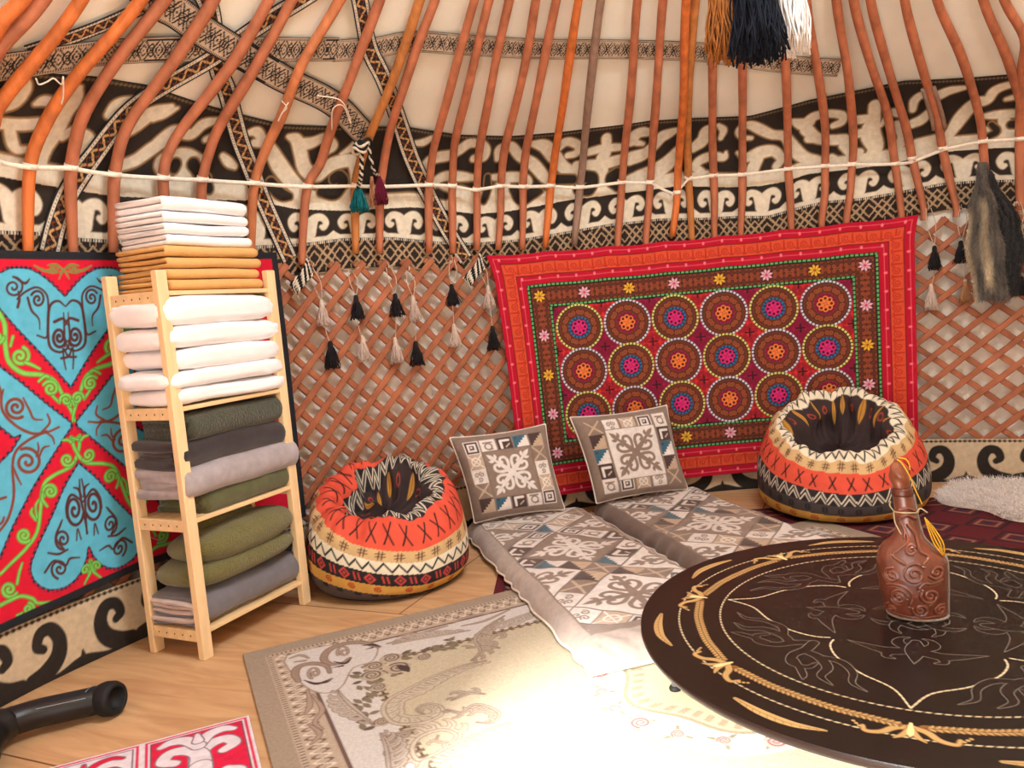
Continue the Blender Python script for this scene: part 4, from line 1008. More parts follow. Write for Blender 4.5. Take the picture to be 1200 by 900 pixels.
P = o2+X[..., None]*ex2+Y[..., None]*ey2; rr_ = np.hypot(P[..., 0]-CX, P[..., 1]-CY); kf = np.minimum(1, 3.17/rr_); P[..., 0] = CX+(P[..., 0]-CX)*kf; P[..., 1] = CY+(P[..., 1]-CY)*kf; P[..., 2] = 0.006+0.001*wob(X, Y, 8, 2)
tag(sheet('dark_rug', P, M_rug, None, pt.colours(), 0.005, 1), 'dark maroon patterned rug lying under the mattresses and the right bean bag', 'rug')
# big beige rug
T0 = onz(np.array((285., 770.))); exr = np.array([0.9185, 0.3955, 0]); eyr = np.array([0.3955, -0.9185, 0])
LX, LY = 2.75, 2.15
X, Y = np.meshgrid(np.linspace(0, LX, 800), np.linspace(0, LY, 640))
TAU, PALE, FIELD, BRN2, DBR, MID = (156, 140, 123), (200, 194, 190), (186, 174, 150), (118, 98, 84), (66, 48, 44), (158, 140, 122)
pt = Paint(X, Y, FIELD, 0.004); I = np.arange(X.size)
# everything is drawn for one quarter and mirrored, as the rug itself is
def rug_uv(pts, o=(250, 650), s=3.4286):
    P = np.asarray(pts, float); q = onz(np.array(o)+P[:, :2]/s)-T0
    r_ = np.stack([q@exr, q@eyr], 1)
    return np.column_stack([r_, P[:, 2]/1000.]) if P.shape[1] == 3 else r_
ed = np.minimum(np.minimum(pt.X, LX-pt.X), np.minimum(pt.Y, LY-pt.Y)); corner_al = np.where(np.minimum(pt.X, LX-pt.X) < np.minimum(pt.Y, LY-pt.Y), pt.Y, pt.X)
pt.put(I, ed-0.36, PALE)
pt.put(I, ed-0.185, (178, 160, 142))
pt.put(I, ed-0.070, TAU)
pt.put(I, np.maximum(np.abs(ed-0.082)-0.008, 0.006-np.abs((corner_al/0.016) % 1-0.5)*0.016), DBR)
s_ = np.sin(corner_al*2*PI/0.055)*0.024
pt.put(I, np.abs(ed-0.128-s_)-0.006, (112, 92, 82)); pt.put(I, np.abs(ed-0.128+s_)-0.006, (214, 200, 184))
pt.put(I, np.abs(ed-0.186)-0.006, (104, 82, 74))
pt.put(I, np.maximum(np.abs(ed-0.37)-0.017, 0.009-np.abs((corner_al/0.034) % 1-0.5)*0.034), (118, 98, 76)); 
pt.put(I, np.maximum(np.abs(ed-0.372)-0.004, 0.006-np.abs((corner_al/0.034+0.4) % 1-0.5)*0.034), (70, 50, 44))
def quad(fn, q):
    for mx, my in ((0, 0), (1, 0), (0, 1), (1, 1)):
        g = np.array(q)
        if mx: g[:, 0] = LX-g[:, 0]
        if my: g[:, 1] = LY-g[:, 1]
        fn(g)
def rs(strokes, c, e=None):
    for st in strokes: quad(lambda g: pt.stroke(g, c, edge=e), rug_uv(st))
# pale corner cartouche with its scrolls
quad(lambda g: pt.poly(g, PALE, smooth=3, edge=((150, 130, 116), 0.006)), rug_uv([(300, 420), (520, 372), (650, 378), (640, 440), (560, 470), (520, 540), (470, 570), (400, 560), (330, 500)]))
rs([[(665, 385, 14), (600, 368, 22), (530, 372, 26), (470, 395, 26), (445, 430, 22), (470, 455, 18), (520, 450, 12), (550, 430, 8)], [(345, 525, 12), (330, 495, 22), (345, 465, 24), (400, 452, 22), (455, 462, 14), (470, 490, 8)]], (150, 128, 114), (BRN2, 0.004))
rs([[(600, 380, 4), (640, 376, 16), (668, 384, 5)], [(615, 395, 4), (640, 388, 12)], [(485, 445, 4), (530, 452, 16), (555, 432, 5)], [(480, 470, 4), (520, 462, 14)], [(365, 520, 4), (420, 535, 16), (480, 512, 5)], [(390, 532, 3), (450, 530, 12), (480, 516, 3)]], DBR)
rs([spx(525, 405, 26, 5, 2.6, 1.4, 7), spx(408, 490, 26, 5, 2.0, 1.4, 7), [(310, 430, 4), (350, 418, 12), (385, 430, 4)], [(330, 445, 4), (370, 440, 10)], [(700, 372, 5), (780, 350, 14), (860, 322, 12), (940, 300, 5)], [(740, 345, 4), (800, 330, 14), (850, 340, 5)],
    [(380, 560, 5), (390, 620, 16), (370, 660, 6)], [(400, 580, 4), (440, 640, 14), (410, 690, 12), (440, 720, 5)], [(385, 700, 4), (430, 740, 14), (395, 780, 6)], [(960, 290, 4), (1030, 262, 14), (1110, 250, 5)], [(1000, 300, 4), (1090, 280, 12), (1190, 235, 4)]], (164, 142, 128), (BRN2, 0.003))
# roses and leaves
def rose(x, y, r, c0, c1, put):
    put(np.array([(x-0.001, y, r*2), (x+0.001, y, r*2)]), c0)
    for k in range(5):
        a_ = k*1.26+x*7; put(np.array([(x+r*0.75*math.cos(a_), y+r*0.75*math.sin(a_), r*0.8), (x+r*0.85*math.cos(a_+0.5), y+r*0.85*math.sin(a_+0.5), r*0.7)]), c0)
    put(np.column_stack([spiral(x, y, r*0.95, r*0.1, x*9, 2.1, 30), np.linspace(r*0.20, r*0.12, 30)]), c1)
lv = random.Random(4)
for k in range(64):
    if k < 40: x = 560+lv.uniform(0, 440); y = 530-(x-560)*0.40+lv.uniform(-45, 40)*(1 if x < 800 else 0.5)
    else: x = 590+lv.uniform(-20, 70); y = 530+(k-40)*8+lv.uniform(-10, 10)
    a_ = lv.uniform(-0.9, 0.5) if k < 40 else lv.uniform(-1.2, 1.2); l_ = lv.uniform(16, 27)
    rs([[(x-l_*math.cos(a_), y-l_*math.sin(a_)*0.7, 3), (x, y, 21), (x+l_*math.cos(a_), y+l_*math.sin(a_)*0.7, 2)]], (122, 110, 90) if k % 3 else (98, 84, 72))
for x, y, r in ((715, 430, .034), (744, 468, .040), (640, 500, .036), (648, 462, .032), (845, 425, .026), (665, 548, .026), (678, 690, .024), (735, 795, .024)):
    q = rug_uv([(x, y)])[0]
    for mx in (0, 1):
        for my in (0, 1): rose(LX-q[0] if mx else q[0], LY-q[1] if my else q[1], r, (176, 160, 142), (92, 72, 64), lambda P, c: pt.stroke(P, c, smooth=0))
rs([[(742, 462, 8), (768, 470, 34), (786, 484, 10)]], (72, 56, 54))
# acanthus scrolls of the field
acan = [[(1095, 440, 6), (1000, 462, 22), (900, 500, 26), (800, 552, 30), (715, 600, 30), (695, 645, 28), (735, 690, 26), (830, 690, 22), (905, 662, 16), (910, 630, 12), (860, 618, 10), (820, 640, 8), (850, 660, 5)],
        [(1190, 690, 6), (1120, 715, 18), (960, 790, 22), (830, 850, 28), (790, 800, 28), (830, 745, 26), (920, 716, 20), (985, 738, 14), (960, 772, 10), (900, 768, 8), (905, 745, 5)],
        [(940, 640, 4), (1000, 650, 20), (1060, 620, 18), (1140, 650, 16), (1120, 690, 10), (1060, 690, 6)], [(690, 750, 4), (760, 735, 18), (810, 720, 6)], [(960, 600, 4), (1030, 570, 12), (1090, 575, 4)],
        [(1040, 440, 5), (1080, 400, 20), (1060, 350, 18), (1110, 300, 14), (1170, 260, 6)], [(1020, 390, 4), (1100, 380, 16), (1150, 390, 5)], [(1080, 330, 4), (1130, 340, 14), (1180, 320, 4)], [(1060, 300, 4), (1100, 330, 14)]]
def acanthus(P, w, side, lobes=0.034):
    """a scrolling leaf: stem with lobes on its outer side"""
    P = cr(np.asarray(P, float)[:, :2], 8); L = np.concatenate([[0], np.cumsum(np.hypot(*np.diff(P, axis=0).T))]); out = []
    n_ = max(3, int(L[-1]/lobes)); k_ = np.linspace(0, 1, len(P))
    out.append(np.column_stack([P, 0.004+w*0.42*np.sin(np.clip(k_*1.05, 0, 1)*PI)]))
    vein = [np.column_stack([P, np.full(len(P), 0.0035)])]
    for j in range(n_):
        f = (j+0.3)/n_; l = L[-1]*f; x = np.array([np.interp(l, L, P[:, 0]), np.interp(l, L, P[:, 1])]); l2 = min(l+0.01, L[-1]); x2 = np.array([np.interp(l2, L, P[:, 0]), np.interp(l2, L, P[:, 1])])
        t_ = (x2-x)/(np.linalg.norm(x2-x)+1e-9); nn = np.array([-t_[1], t_[0]])*side; s_ = w*(0.35+0.75*math.sin(PI*min(1, f*1.02)))
        q = np.array([x, x+nn*s_*0.55-t_*s_*0.15, x+nn*s_*0.95-t_*s_*0.75, x+nn*s_*0.8-t_*s_*1.15])
        out.append(np.column_stack([q, [s_*0.45, s_*0.5, s_*0.32, 0.001]])); vein.append(np.column_stack([q[:3], [0.003, 0.0025, 0.001]]))
    return out, vein
def leafwork(items, fill, line):
    S_, V_ = [], []
    for px, w, side in items:
        o, v = acanthus(rug_uv(px) if len(px[0]) == 3 else np.array(px), w, side); S_ += o; V_ += v
    for mx, my in ((0, 0), (1, 0), (0, 1), (1, 1)):
        def mir(g):
            g = np.array(g)
            if mx: g[:, 0] = LX-g[:, 0]
            if my: g[:, 1] = LY-g[:, 1]
            return g
        pt.union([mir(g) for g in S_], fill, (line, 0.0032), 4); pt.union([mir(g) for g in V_], line, None, 0)
leafwork([(acan[0], 0.052, -1), (acan[1], 0.052, -1)], (186, 174, 155), (132, 112, 98))
leafwork([(acan[2], 0.034, 1), (acan[5], 0.042, 1), (acan[6], 0.04, -1), (acan[7], 0.04, 1), (acan[3], 0.03, 1), (acan[4], 0.03, -1)], (170, 156, 139), (122, 102, 90))
# the vine that runs along the pale border
wav = lambda t: 0.275+0.028*np.sin(t*9)
bx_ = [np.linspace(0.50+0.34*k, 0.78+0.34*k, 6) for k in range(3)]
leafwork([(np.column_stack([x, wav(x)]).tolist(), 0.042, 1 if k % 2 else -1) for k, x in enumerate(bx_)]+[(np.column_stack([wav(x), x]).tolist(), 0.042, -1 if k % 2 else 1) for k, x in enumerate(bx_[:2])], (180, 168, 156), (126, 106, 94))
# oval medallion with a garland of small roses
mcx, mcy = LX*0.56, LY*0.50
for rx_, ry_, w_, c in ((0.66, 0.50, 0.20, (208, 204, 192)),):
    i = pt.box(mcx-rx_, mcx+rx_, mcy-ry_, mcy+ry_, 0.2); dx, dy = pt.X[i]-mcx, pt.Y[i]-mcy; rr_ = np.hypot(dx/rx_, dy/ry_); an = np.arctan2(dy/ry_, dx/rx_)
    lob = 1+0.04*np.cos(an*8)
    pt.put(i, (rr_-lob)*0.5, (202, 200, 190)); pt.put(i, (rr_-0.80*lob)*0.5, (196, 184, 152)); pt.put(i, (np.abs(rr_-0.80*lob)-0.012)*0.5, (160, 146, 122))
    pt.put(i, np.maximum((np.abs(rr_-0.74*lob)-0.03)*0.5, np.sin(an*60)*0.01), (168, 150, 124))
for k in range(26):
    a_ = k*2*PI/26; x, y = mcx+0.60*math.cos(a_), mcy+0.455*math.sin(a_)
    big = k % 3 == 0
    for q_ in range(3):
        b_ = a_+q_*2.1+k; pt.stroke([(x, y, 0.006), (x+0.03*math.cos(b_), y+0.03*math.sin(b_), 0.014), (x+0.048*math.cos(b_), y+0.048*math.sin(b_), 0.003)], (140, 136, 112))
    rose(x, y, 0.030 if big else 0.020, (206, 172, 162), (140, 78, 76), lambda P, c: pt.stroke(P, c, smooth=0))
for k in range(18):
    a_ = k*2*PI/18+0.1; x, y = mcx+0.34*math.cos(a_), mcy+0.25*math.sin(a_)
    pt.stroke([(x-0.05*math.cos(a_*3), y-0.04*math.sin(a_*3), 0.004), (x, y, 0.022), (x+0.05*math.cos(a_*3+0.7), y+0.04*math.sin(a_*3+0.7), 0.004)], (170, 156, 128) if k % 2 else (128, 116, 94))
P = T0+X[..., None]*exr+Y[..., None]*eyr; P[..., 2] = 0.013+0.0015*wob(X, Y, 4, 6)
tag(sheet('beige_rug', P, M_rug, None, pt.colours(), 0.012, -1), 'large beige rug with brown scrolls and roses in the middle of the floor', 'rug')
# small red and white appliqued felt rug, lower left
TRr = onz(np.array((292., 843.))); e1 = onz(np.array((80., 900.)))-TRr; e1 /= np.linalg.norm(e1); e2 = np.array([-e1[1], e1[0], 0]); e2 = e2 if e2[1] < 0 else -e2
X, Y = np.meshgrid(np.linspace(0, 0.90, 420), np.linspace(0, 0.46, 220))
RD_, WH_, PK_, GY_ = (206, 26, 66), (214, 206, 214), (236, 196, 206), (120, 104, 116)
pt = Paint(X, Y, WH_, 0.004); I = np.arange(X.size)
ix = X.ravel(); iy = Y.ravel(); p0 = ix % 0.30; pn = np.floor(ix/0.30)
edp = np.minimum(np.minimum(p0, 0.30-p0), np.minimum(iy, 0.46-iy))
pt.put(I, np.where(pn % 2 == 0, -(edp-0.022), 1), RD_)
pt.put(I, np.abs(edp-0.012)-0.004, (206, 40, 84)); pt.put(I, np.abs(edp-0.024)-0.002, (90, 70, 84))
def fs(strokes, cs, ce):
    for st in strokes:
        for mx in (0, 1):
            for my in (0, 1):
                g = np.array(st, float)
                if mx: g[:, 0] = 0.30-g[:, 0]
                if my: g[:, 1] = 0.46-g[:, 1]
                pt.stroke(g, cs, edge=(ce, 0.004))
fl = [[(0.15, 0.23, 0.06), (0.15, 0.16, 0.05), (0.12, 0.12, 0.045), (0.075, 0.11, 0.04), (0.055, 0.15, 0.036), (0.085, 0.175, 0.03)], [(0.15, 0.11, 0.04), (0.12, 0.06, 0.04), (0.08, 0.045, 0.036), (0.05, 0.06, 0.02)], [(0.15, 0.08, 0.03), (0.15, 0.04, 0.012)]]
fs(fl, WH_, GY_)
fl2 = [[(a_+0.30, b_, c_*0.55) for a_, b_, c_ in st] for st in fl]
for st in fl2:
    for mx in (0, 1):
        for my in (0, 1):
            g = np.array(st, float)
            if mx: g[:, 0] = 0.90-g[:, 0]
            if my: g[:, 1] = 0.46-g[:, 1]
            pt.stroke(g, RD_, edge=(GY_, 0.004))
P = TRr+X[..., None]*e1+Y[..., None]*e2; P[..., 2] = 0.014+0.001*wob(X, Y, 10, 6)
tag(sheet('felt_rug', P[:, ::-1], M_feltcol, None, pt.colours()[:, ::-1], 0.012, -1), 'small red and white appliqued felt rug on the boards at the bottom left', 'rug')
# ================================================================== bean bags
M_bag = material('printed_canvas', None, 0.85, 0.08, 18, 0.35, 380)
def bean_bag(label, centre, prof, stripes, tilt, seed, shear, rim_t, leaf_t, scale_n):
    prof = cr(np.array(prof, float), 6); L = np.concatenate([[0], np.cumsum(np.hypot(*np.diff(prof, axis=0).T))])
    n_t, n_a = 210, 560
    l = np.linspace(0, L[-1], n_t); r = np.interp(l, L, prof[:, 0]); z = np.interp(l, L, prof[:, 1])
    rmax = prof[:, 0].max(); t0 = L[np.argmax(prof[:, 1] > 0.012)]-0.01
    ph = np.linspace(-PI, PI, n_a+1)[:-1]; PH, TL_ = np.meshgrid(ph, l)
    T_ = TL_-t0+shear*np.clip(np.sin(PH), -1, 0.35)+0.006*wob(PH*2, TL_*4, 1.5, seed)
    pt = Paint(PH*rmax, T_, stripes[0][1], 0.0045); I = np.arange(pt.X.size)
    def marks(lo, hi, step, draw, phase=0.0):
        m_ = np.nonzero((pt.Y > lo) & (pt.Y < hi))[0]
        if len(m_) == 0: return
        n_ = max(3, int(round(2*PI*rmax/step))); st = 2*PI*rmax/n_
        k_ = np.floor((pt.X[m_]+PI*rmax)/st); jit = (np.sin(k_*12.9898+seed)*43758.5) % 1
        x_ = ((pt.X[m_]+PI*rmax) % st)-st/2+(jit-0.5)*st*0.2; y_ = (pt.Y[m_]-(lo+hi)/2)+(jit-0.5)*0.004
        draw(m_, x_, y_, (hi-lo), k_)
    def seg(m_, x_, y_, pts, c, w): pt.put(m_, sd_line(x_, y_, np.array([(a, b, w) for a, b in pts])), c)
    RB, K_, W2, RDm = (178, 60, 40), (30, 26, 26), (232, 222, 202), (206, 76, 74)
    for k, (b0, c, kind) in enumerate(stripes):
        b1 = stripes[k+1][0] if k+1 < len(stripes) else L[-1]+1
        m_ = np.nonzero((pt.Y >= b0) & (pt.Y < b1))[0]; pt.C[m_] = lin(c)
    for k, (b0, c, kind) in enumerate(stripes):
        b1 = stripes[k+1][0] if k+1 < len(stripes) else b0+0.2
        h = b1-b0
        if kind == 'spiral': marks(b0, b1, 0.115, lambda m_, x_, y_, h_, k_: seg(m_, x_, y_, [tuple(q) for q in spiral(0, 0, h_*0.30, 0.003, 1.0, 1.6, 14)], RB, 0.007))
        if kind == 'diamond':
            def f(m_, x_, y_, h_, k_):
                d = np.abs(np.abs(x_)/0.022+np.abs(y_)/(h_*0.36)-1)*0.016-0.0036; odd = (k_ % 2 == 0)
                pt.put(m_, np.where(odd, d, 1), RDm); pt.put(m_, np.where(odd, np.abs(x_)/0.022+np.abs(y_)/(h_*0.36)-0.35, 1)*0.01, RDm)
                b = np.minimum(np.abs(x_+0.010+y_*0.15), np.abs(x_-0.010+y_*0.15))-0.0035
                pt.put(m_, np.where(odd, 1, np.maximum(b, np.abs(y_)-h_*0.30)), RDm)
            marks(b0, b1, 0.058, f)
        if kind == 'zigzag':
            def f(m_, x_, y_, h_, k_):
                zz_ = (np.abs(x_)/0.030-0.5)*h_*0.62; pt.put(m_, (np.abs(y_-zz_)-h_*0.12)*0.55, K_)
            marks(b0, b1, 0.060, f)
        if kind == 'wzig':
            def f(m_, x_, y_, h_, k_):
                for o_ in (-0.26, 0.16):
                    zz_ = (0.5-np.abs(x_)/0.033)*h_*0.80+o_*h_; pt.put(m_, np.maximum((np.abs(y_-zz_)-h_*0.075)*0.45, np.abs(y_)-h_*0.46), W2)
            marks(b0, b1, 0.066, f)
        if kind == 'hash':
            def f(m_, x_, y_, h_, k_):
                rr_ = h_*0.34
                for s_ in (-1, 1):
                    seg(m_, x_, y_, [(s_*rr_*0.35-0.004, -rr_), (s_*rr_*0.35+0.004, rr_)], (92, 56, 46), 0.0055); seg(m_, x_, y_, [(-rr_, s_*rr_*0.35), (rr_, s_*rr_*0.35+0.004)], (92, 56, 46), 0.0055)
            marks(b0, b1, 0.085, f)
        if kind == 'cross':
            def f(m_, x_, y_, h_, k_):
                rr_ = h_*0.30; seg(m_, x_, y_, [(-rr_*0.45, -rr_), (rr_*0.45, rr_)], K_, 0.008); seg(m_, x_, y_, [(-rr_*0.45, rr_), (rr_*0.45, -rr_)], K_, 0.008)
            marks(b0, b1, 0.088, f)
        if kind == 'glyph':
            def f(m_, x_, y_, h_, k_):
                rr_ = h_*0.22
                pt.put(m_, np.abs(np.maximum(np.abs(x_)-0.008, np.abs(y_)-rr_))-0.004, (38, 34, 34)); pt.put(m_, np.maximum(np.abs(x_)-0.016, np.abs(y_)-0.003), (38, 34, 34))
            marks(b0, b1, 0.082, f)
        if kind == 'leaf':
            def f(m_, x_, y_, h_, k_):
                d = np.abs(x_)/(0.020*(1-np.clip(np.abs(y_)/0.055, 0, 1)**2)+1e-4)-1
                pt.put(m_, np.where(k_ % 2 == 0, np.maximum(d*0.015, np.abs(y_)-0.05), 1), (196, 140, 58)); pt.put(m_, np.where(k_ % 2 == 0, np.abs(x_-0.003)-0.002, 1), (90, 50, 30))
                pt.put(m_, np.where(k_ % 2 == 1, np.abs(np.hypot(x_, y_)-0.018)-0.004, 1), (170, 70, 50))
            marks(b0, b0+0.10, 0.10, f)
    # shape: slumped sack, back rim higher, puckers at the rim
    fold = np.clip((TL_-t0-rim_t+0.10)/0.10, 0, 1)
    rr = r[:, None]*(1+0.020*wob(PH*3, TL_*5, 1.0, seed+1)*np.clip(z[:, None]*8, 0, 1))
    rr = rr+fold*(0.007*np.sin(PH*13+2*np.sin(PH*3))+0.005*np.sin(PH*29+seed))*np.clip(rr/0.15, 0, 1)
    away = -np.cos(PH); inn = np.clip((TL_-t0-rim_t-0.04)/0.08, 0, 1)
    rr = rr*(1+inn*(0.16*wob(PH*2.0, TL_*9, 1.6, seed+4)+0.06*np.sin(PH*11+TL_*20)))
    zz = z[:, None]*(1+tilt*away*rr/rmax)+fold*(0.010*np.sin(PH*7+1)+0.006*np.sin(PH*17))
    zz = zz+0.05*np.clip((0.13-rr)/0.13, 0, 1)**1.2*fold*(0.6+0.5*np.sin(PH*2+1))*(TL_-t0 > rim_t)
    zz = zz+inn*(0.022*wob(PH*2.5, TL_*12, 1.5, seed+6)); zz = np.maximum(zz, 0.009)
    f_ = np.array([centre[0], centre[1]]); f_ = f_/np.linalg.norm(f_); rg = np.array([f_[1], -f_[0]])
    P = np.stack([centre[0]+rr*(np.sin(PH)*rg[0]+away*f_[0]), centre[1]+rr*(np.sin(PH)*rg[1]+away*f_[1]), zz], -1)
    C = pt.colours(); cut = int(np.searchsorted(l, t0+rim_t+0.045))
    t = thing('bean_bag', label, 'bean bag', (centre[0], centre[1], 0.009), 0, 'printed bean bags')
    Fb = grid_faces(cut+1, n_a, True); obj('sack', P[:cut+1].reshape(-1, 3), Fb, M_bag, t, C[:cut+1])
    Fi = grid_faces(n_t-cut, n_a, True); obj('inner_lining', P[cut:].reshape(-1, 3), Fi, M_bag, t, C[cut:])
    mb = MB(); a_ = np.linspace(0, 2*PI, 60); k_ = int(np.searchsorted(l, t0+0.012)); mb.tube(np.vstack([P[k_, ::8], P[k_, :1]]), 0.004, 6); mb.build('seam', material('dark_piping', (52, 44, 42), 0.8), t)
GRY, OCH, BLK, CRM, TN, RO, DBN = (84, 72, 72), (208, 162, 80), (42, 36, 38), (230, 220, 196), (206, 172, 122), (218, 84, 62), (58, 44, 44)
bean_bag('bean bag with red-orange top and cream zigzag stripe, between the shelf and the mattress', (-0.625, 3.615),
         [(0, 0.009), (0.20, 0.009), (0.30, 0.010), (0.355, 0.06), (0.372, 0.14), (0.371, 0.22), (0.357, 0.30), (0.335, 0.365), (0.30, 0.405), (0.262, 0.425), (0.225, 0.415), (0.195, 0.375), (0.175, 0.325), (0.14, 0.29), (0.07, 0.27), (0.006, 0.27)],
         [(-1, GRY, ''), (0.035, GRY, 'glyph'), (0.066, OCH, 'spiral'), (0.13, BLK, 'diamond'), (0.205, CRM, 'zigzag'), (0.275, TN, 'hash'), (0.338, RO, 'cross'), (0.495, BLK, 'wzig'), (0.585, DBN, 'leaf')], 0.30, 3, 0.10, 0.44, 0.6, 1)
bean_bag('bean bag with tan rim, red stripe and white zigzags, below the red hanging', (1.685, 4.165),
         [(0, 0.009), (0.24, 0.009), (0.34, 0.010), (0.40, 0.05), (0.423, 0.13), (0.420, 0.24), (0.395, 0.33), (0.36, 0.395), (0.325, 0.44), (0.285, 0.462), (0.25, 0.445), (0.22, 0.40), (0.195, 0.325), (0.15, 0.29), (0.07, 0.27), (0.006, 0.27)],
         [(-1, BLK, ''), (0.055, OCH, 'spiral'), (0.135, (70, 62, 62), 'glyph'), (0.222, BLK, 'wzig'), (0.315, RO, 'cross'), (0.435, TN, 'hash'), (0.495, CRM, 'zigzag'), (0.565, DBN, 'leaf')], 0.42, 5, 0.02, 0.49, 0.6, 1)

# ================================================================== mattresses and pillows
M_patch = material('velvet_patchwork', None, 0.8, 0.10, 40, 0.3, 350, sheen=0.3)
M_pipe = material('cream_piping', (226, 216, 204), 0.7)
TAUP, LTP, WHT, CHO, TEAL, SAND, NVY = (136, 116, 104), (176, 158, 146), (222, 214, 208), (70, 52, 50), (52, 96, 116), (188, 164, 140), (60, 66, 86)
ORN = [[(0.0, 0.0, 0.26), (0.28, 0.28, 0.20), (0.58, 0.58, 0.12), (0.68, 0.68, 0.12), (0.80, 0.80, 0.19), (0.97, 0.97, 0.01)], [(0.66, 0.66, 0.08), (0.80, 0.60, 0.14), (0.93, 0.62, 0.02)],
       [(0.14, 0.12, 0.12), (0.36, 0.085, 0.13), (0.58, 0.095, 0.13), (0.73, 0.20, 0.125), (0.73, 0.37, 0.12), (0.60, 0.43, 0.12), (0.51, 0.35, 0.13)]]
ORN = [cr(np.array(o), 5) for o in ORN]
def local(pt, cx, cy, s, rot):
    i = pt.box(cx-s*1.45, cx+s*1.45, cy-s*1.45, cy+s*1.45); dx, dy = pt.X[i]-cx, pt.Y[i]-cy; c, sn = math.cos(rot), math.sin(rot)
    return i, (c*dx+sn*dy), (-sn*dx+c*dy)
def ornament(pt, cx, cy, s, rot, col, relief=None):
    i, x, y = local(pt, cx, cy, s, rot); x, y = np.abs(x)/s, np.abs(y)/s; a_, b_ = np.maximum(x, y), np.minimum(x, y)
    sd = np.min([sd_line(a_, b_, o) for o in ORN], axis=0)*s
    pt.put(i, sd, col, relief)
def square(pt, cx, cy, s, rot, col, edge=None):
    i, x, y = local(pt, cx, cy, s, rot); sd = np.maximum(np.abs(x), np.abs(y))-s
    if edge: pt.put(i, sd-0.004, edge)
    pt.put(i, sd, col)
def patch(pt, cx, cy, s, rot, k):
    """one small appliqued square, one of eight designs"""
    k %= 8; i, x, y = local(pt, cx, cy, s, rot); u, v = x/s, y/s; sq = np.maximum(np.abs(u), np.abs(v))-1
    base = [SAND, CHO, WHT, WHT, TEAL, WHT, TAUP, CHO][k]
    pt.put(i, sq*s, base)
    def p_(sd, c): pt.put(i, np.maximum(sd, sq)*s, c)
    if k == 0:
        p_(np.abs(np.abs(u)-np.abs(v))-0.10, WHT); p_(np.abs(np.hypot(u, v)-0.55)-0.09, WHT)
    elif k in (1, 4):
        st = np.floor((u+1)*3)/3-1; p_(v-st-0.15, SAND if k == 1 else WHT); p_(np.maximum(np.abs(u+0.6)-0.14, np.abs(v-0.6)-0.14), CHO)
    elif k == 2:
        p_(sd_line(u, v, np.array([(-.6, .5, .22), (.5, .5, .22)])), TAUP); p_(np.abs(np.hypot(u, v+0.1)-0.45)-0.10, TAUP); p_(sd_line(u, v, np.array([(0, -.6, .2), (.5, -.5, .2)])), TAUP)
    elif k == 3:
        for a0, b0, a1 in ((-.3, .2, 0.), (.35, .3, 2.), (0., -.4, 4.)): p_(sd_line(u, v, np.column_stack([spiral(a0, b0, .36, .08, a1, 1.2, 12), np.full(12, .14)])), TAUP)
    elif k == 5:
        p_(np.abs(np.maximum(np.abs(u), np.abs(v))-0.72)-0.13, CHO); p_(np.maximum(np.abs(u), np.abs(v))-0.32, CHO); p_(np.maximum(np.abs(u+.05), np.abs(v-.05))-0.14, WHT)
    elif k == 6:
        p_(np.abs(np.abs(u)-np.abs(v))-0.16, SAND); p_(np.hypot(u, v)-0.25, SAND)
    else:
        p_(np.maximum(sd_line(u, v, np.array([(-.5, -.6, .35), (-.5, .5, .35), (.6, .5, .35)])), -9), WHT); p_(sd_line(u, v, np.array([(0.1, -.5, .2), (.6, -.1, .2)])), SAND)
def patchwork(pt, cx, cy, s, rot, inv, k0):
    square(pt, cx, cy, s, rot, WHT if inv else TAUP, (92, 78, 70)); ornament(pt, cx, cy, s*0.92, rot, TAUP if inv else WHT, 0.004)
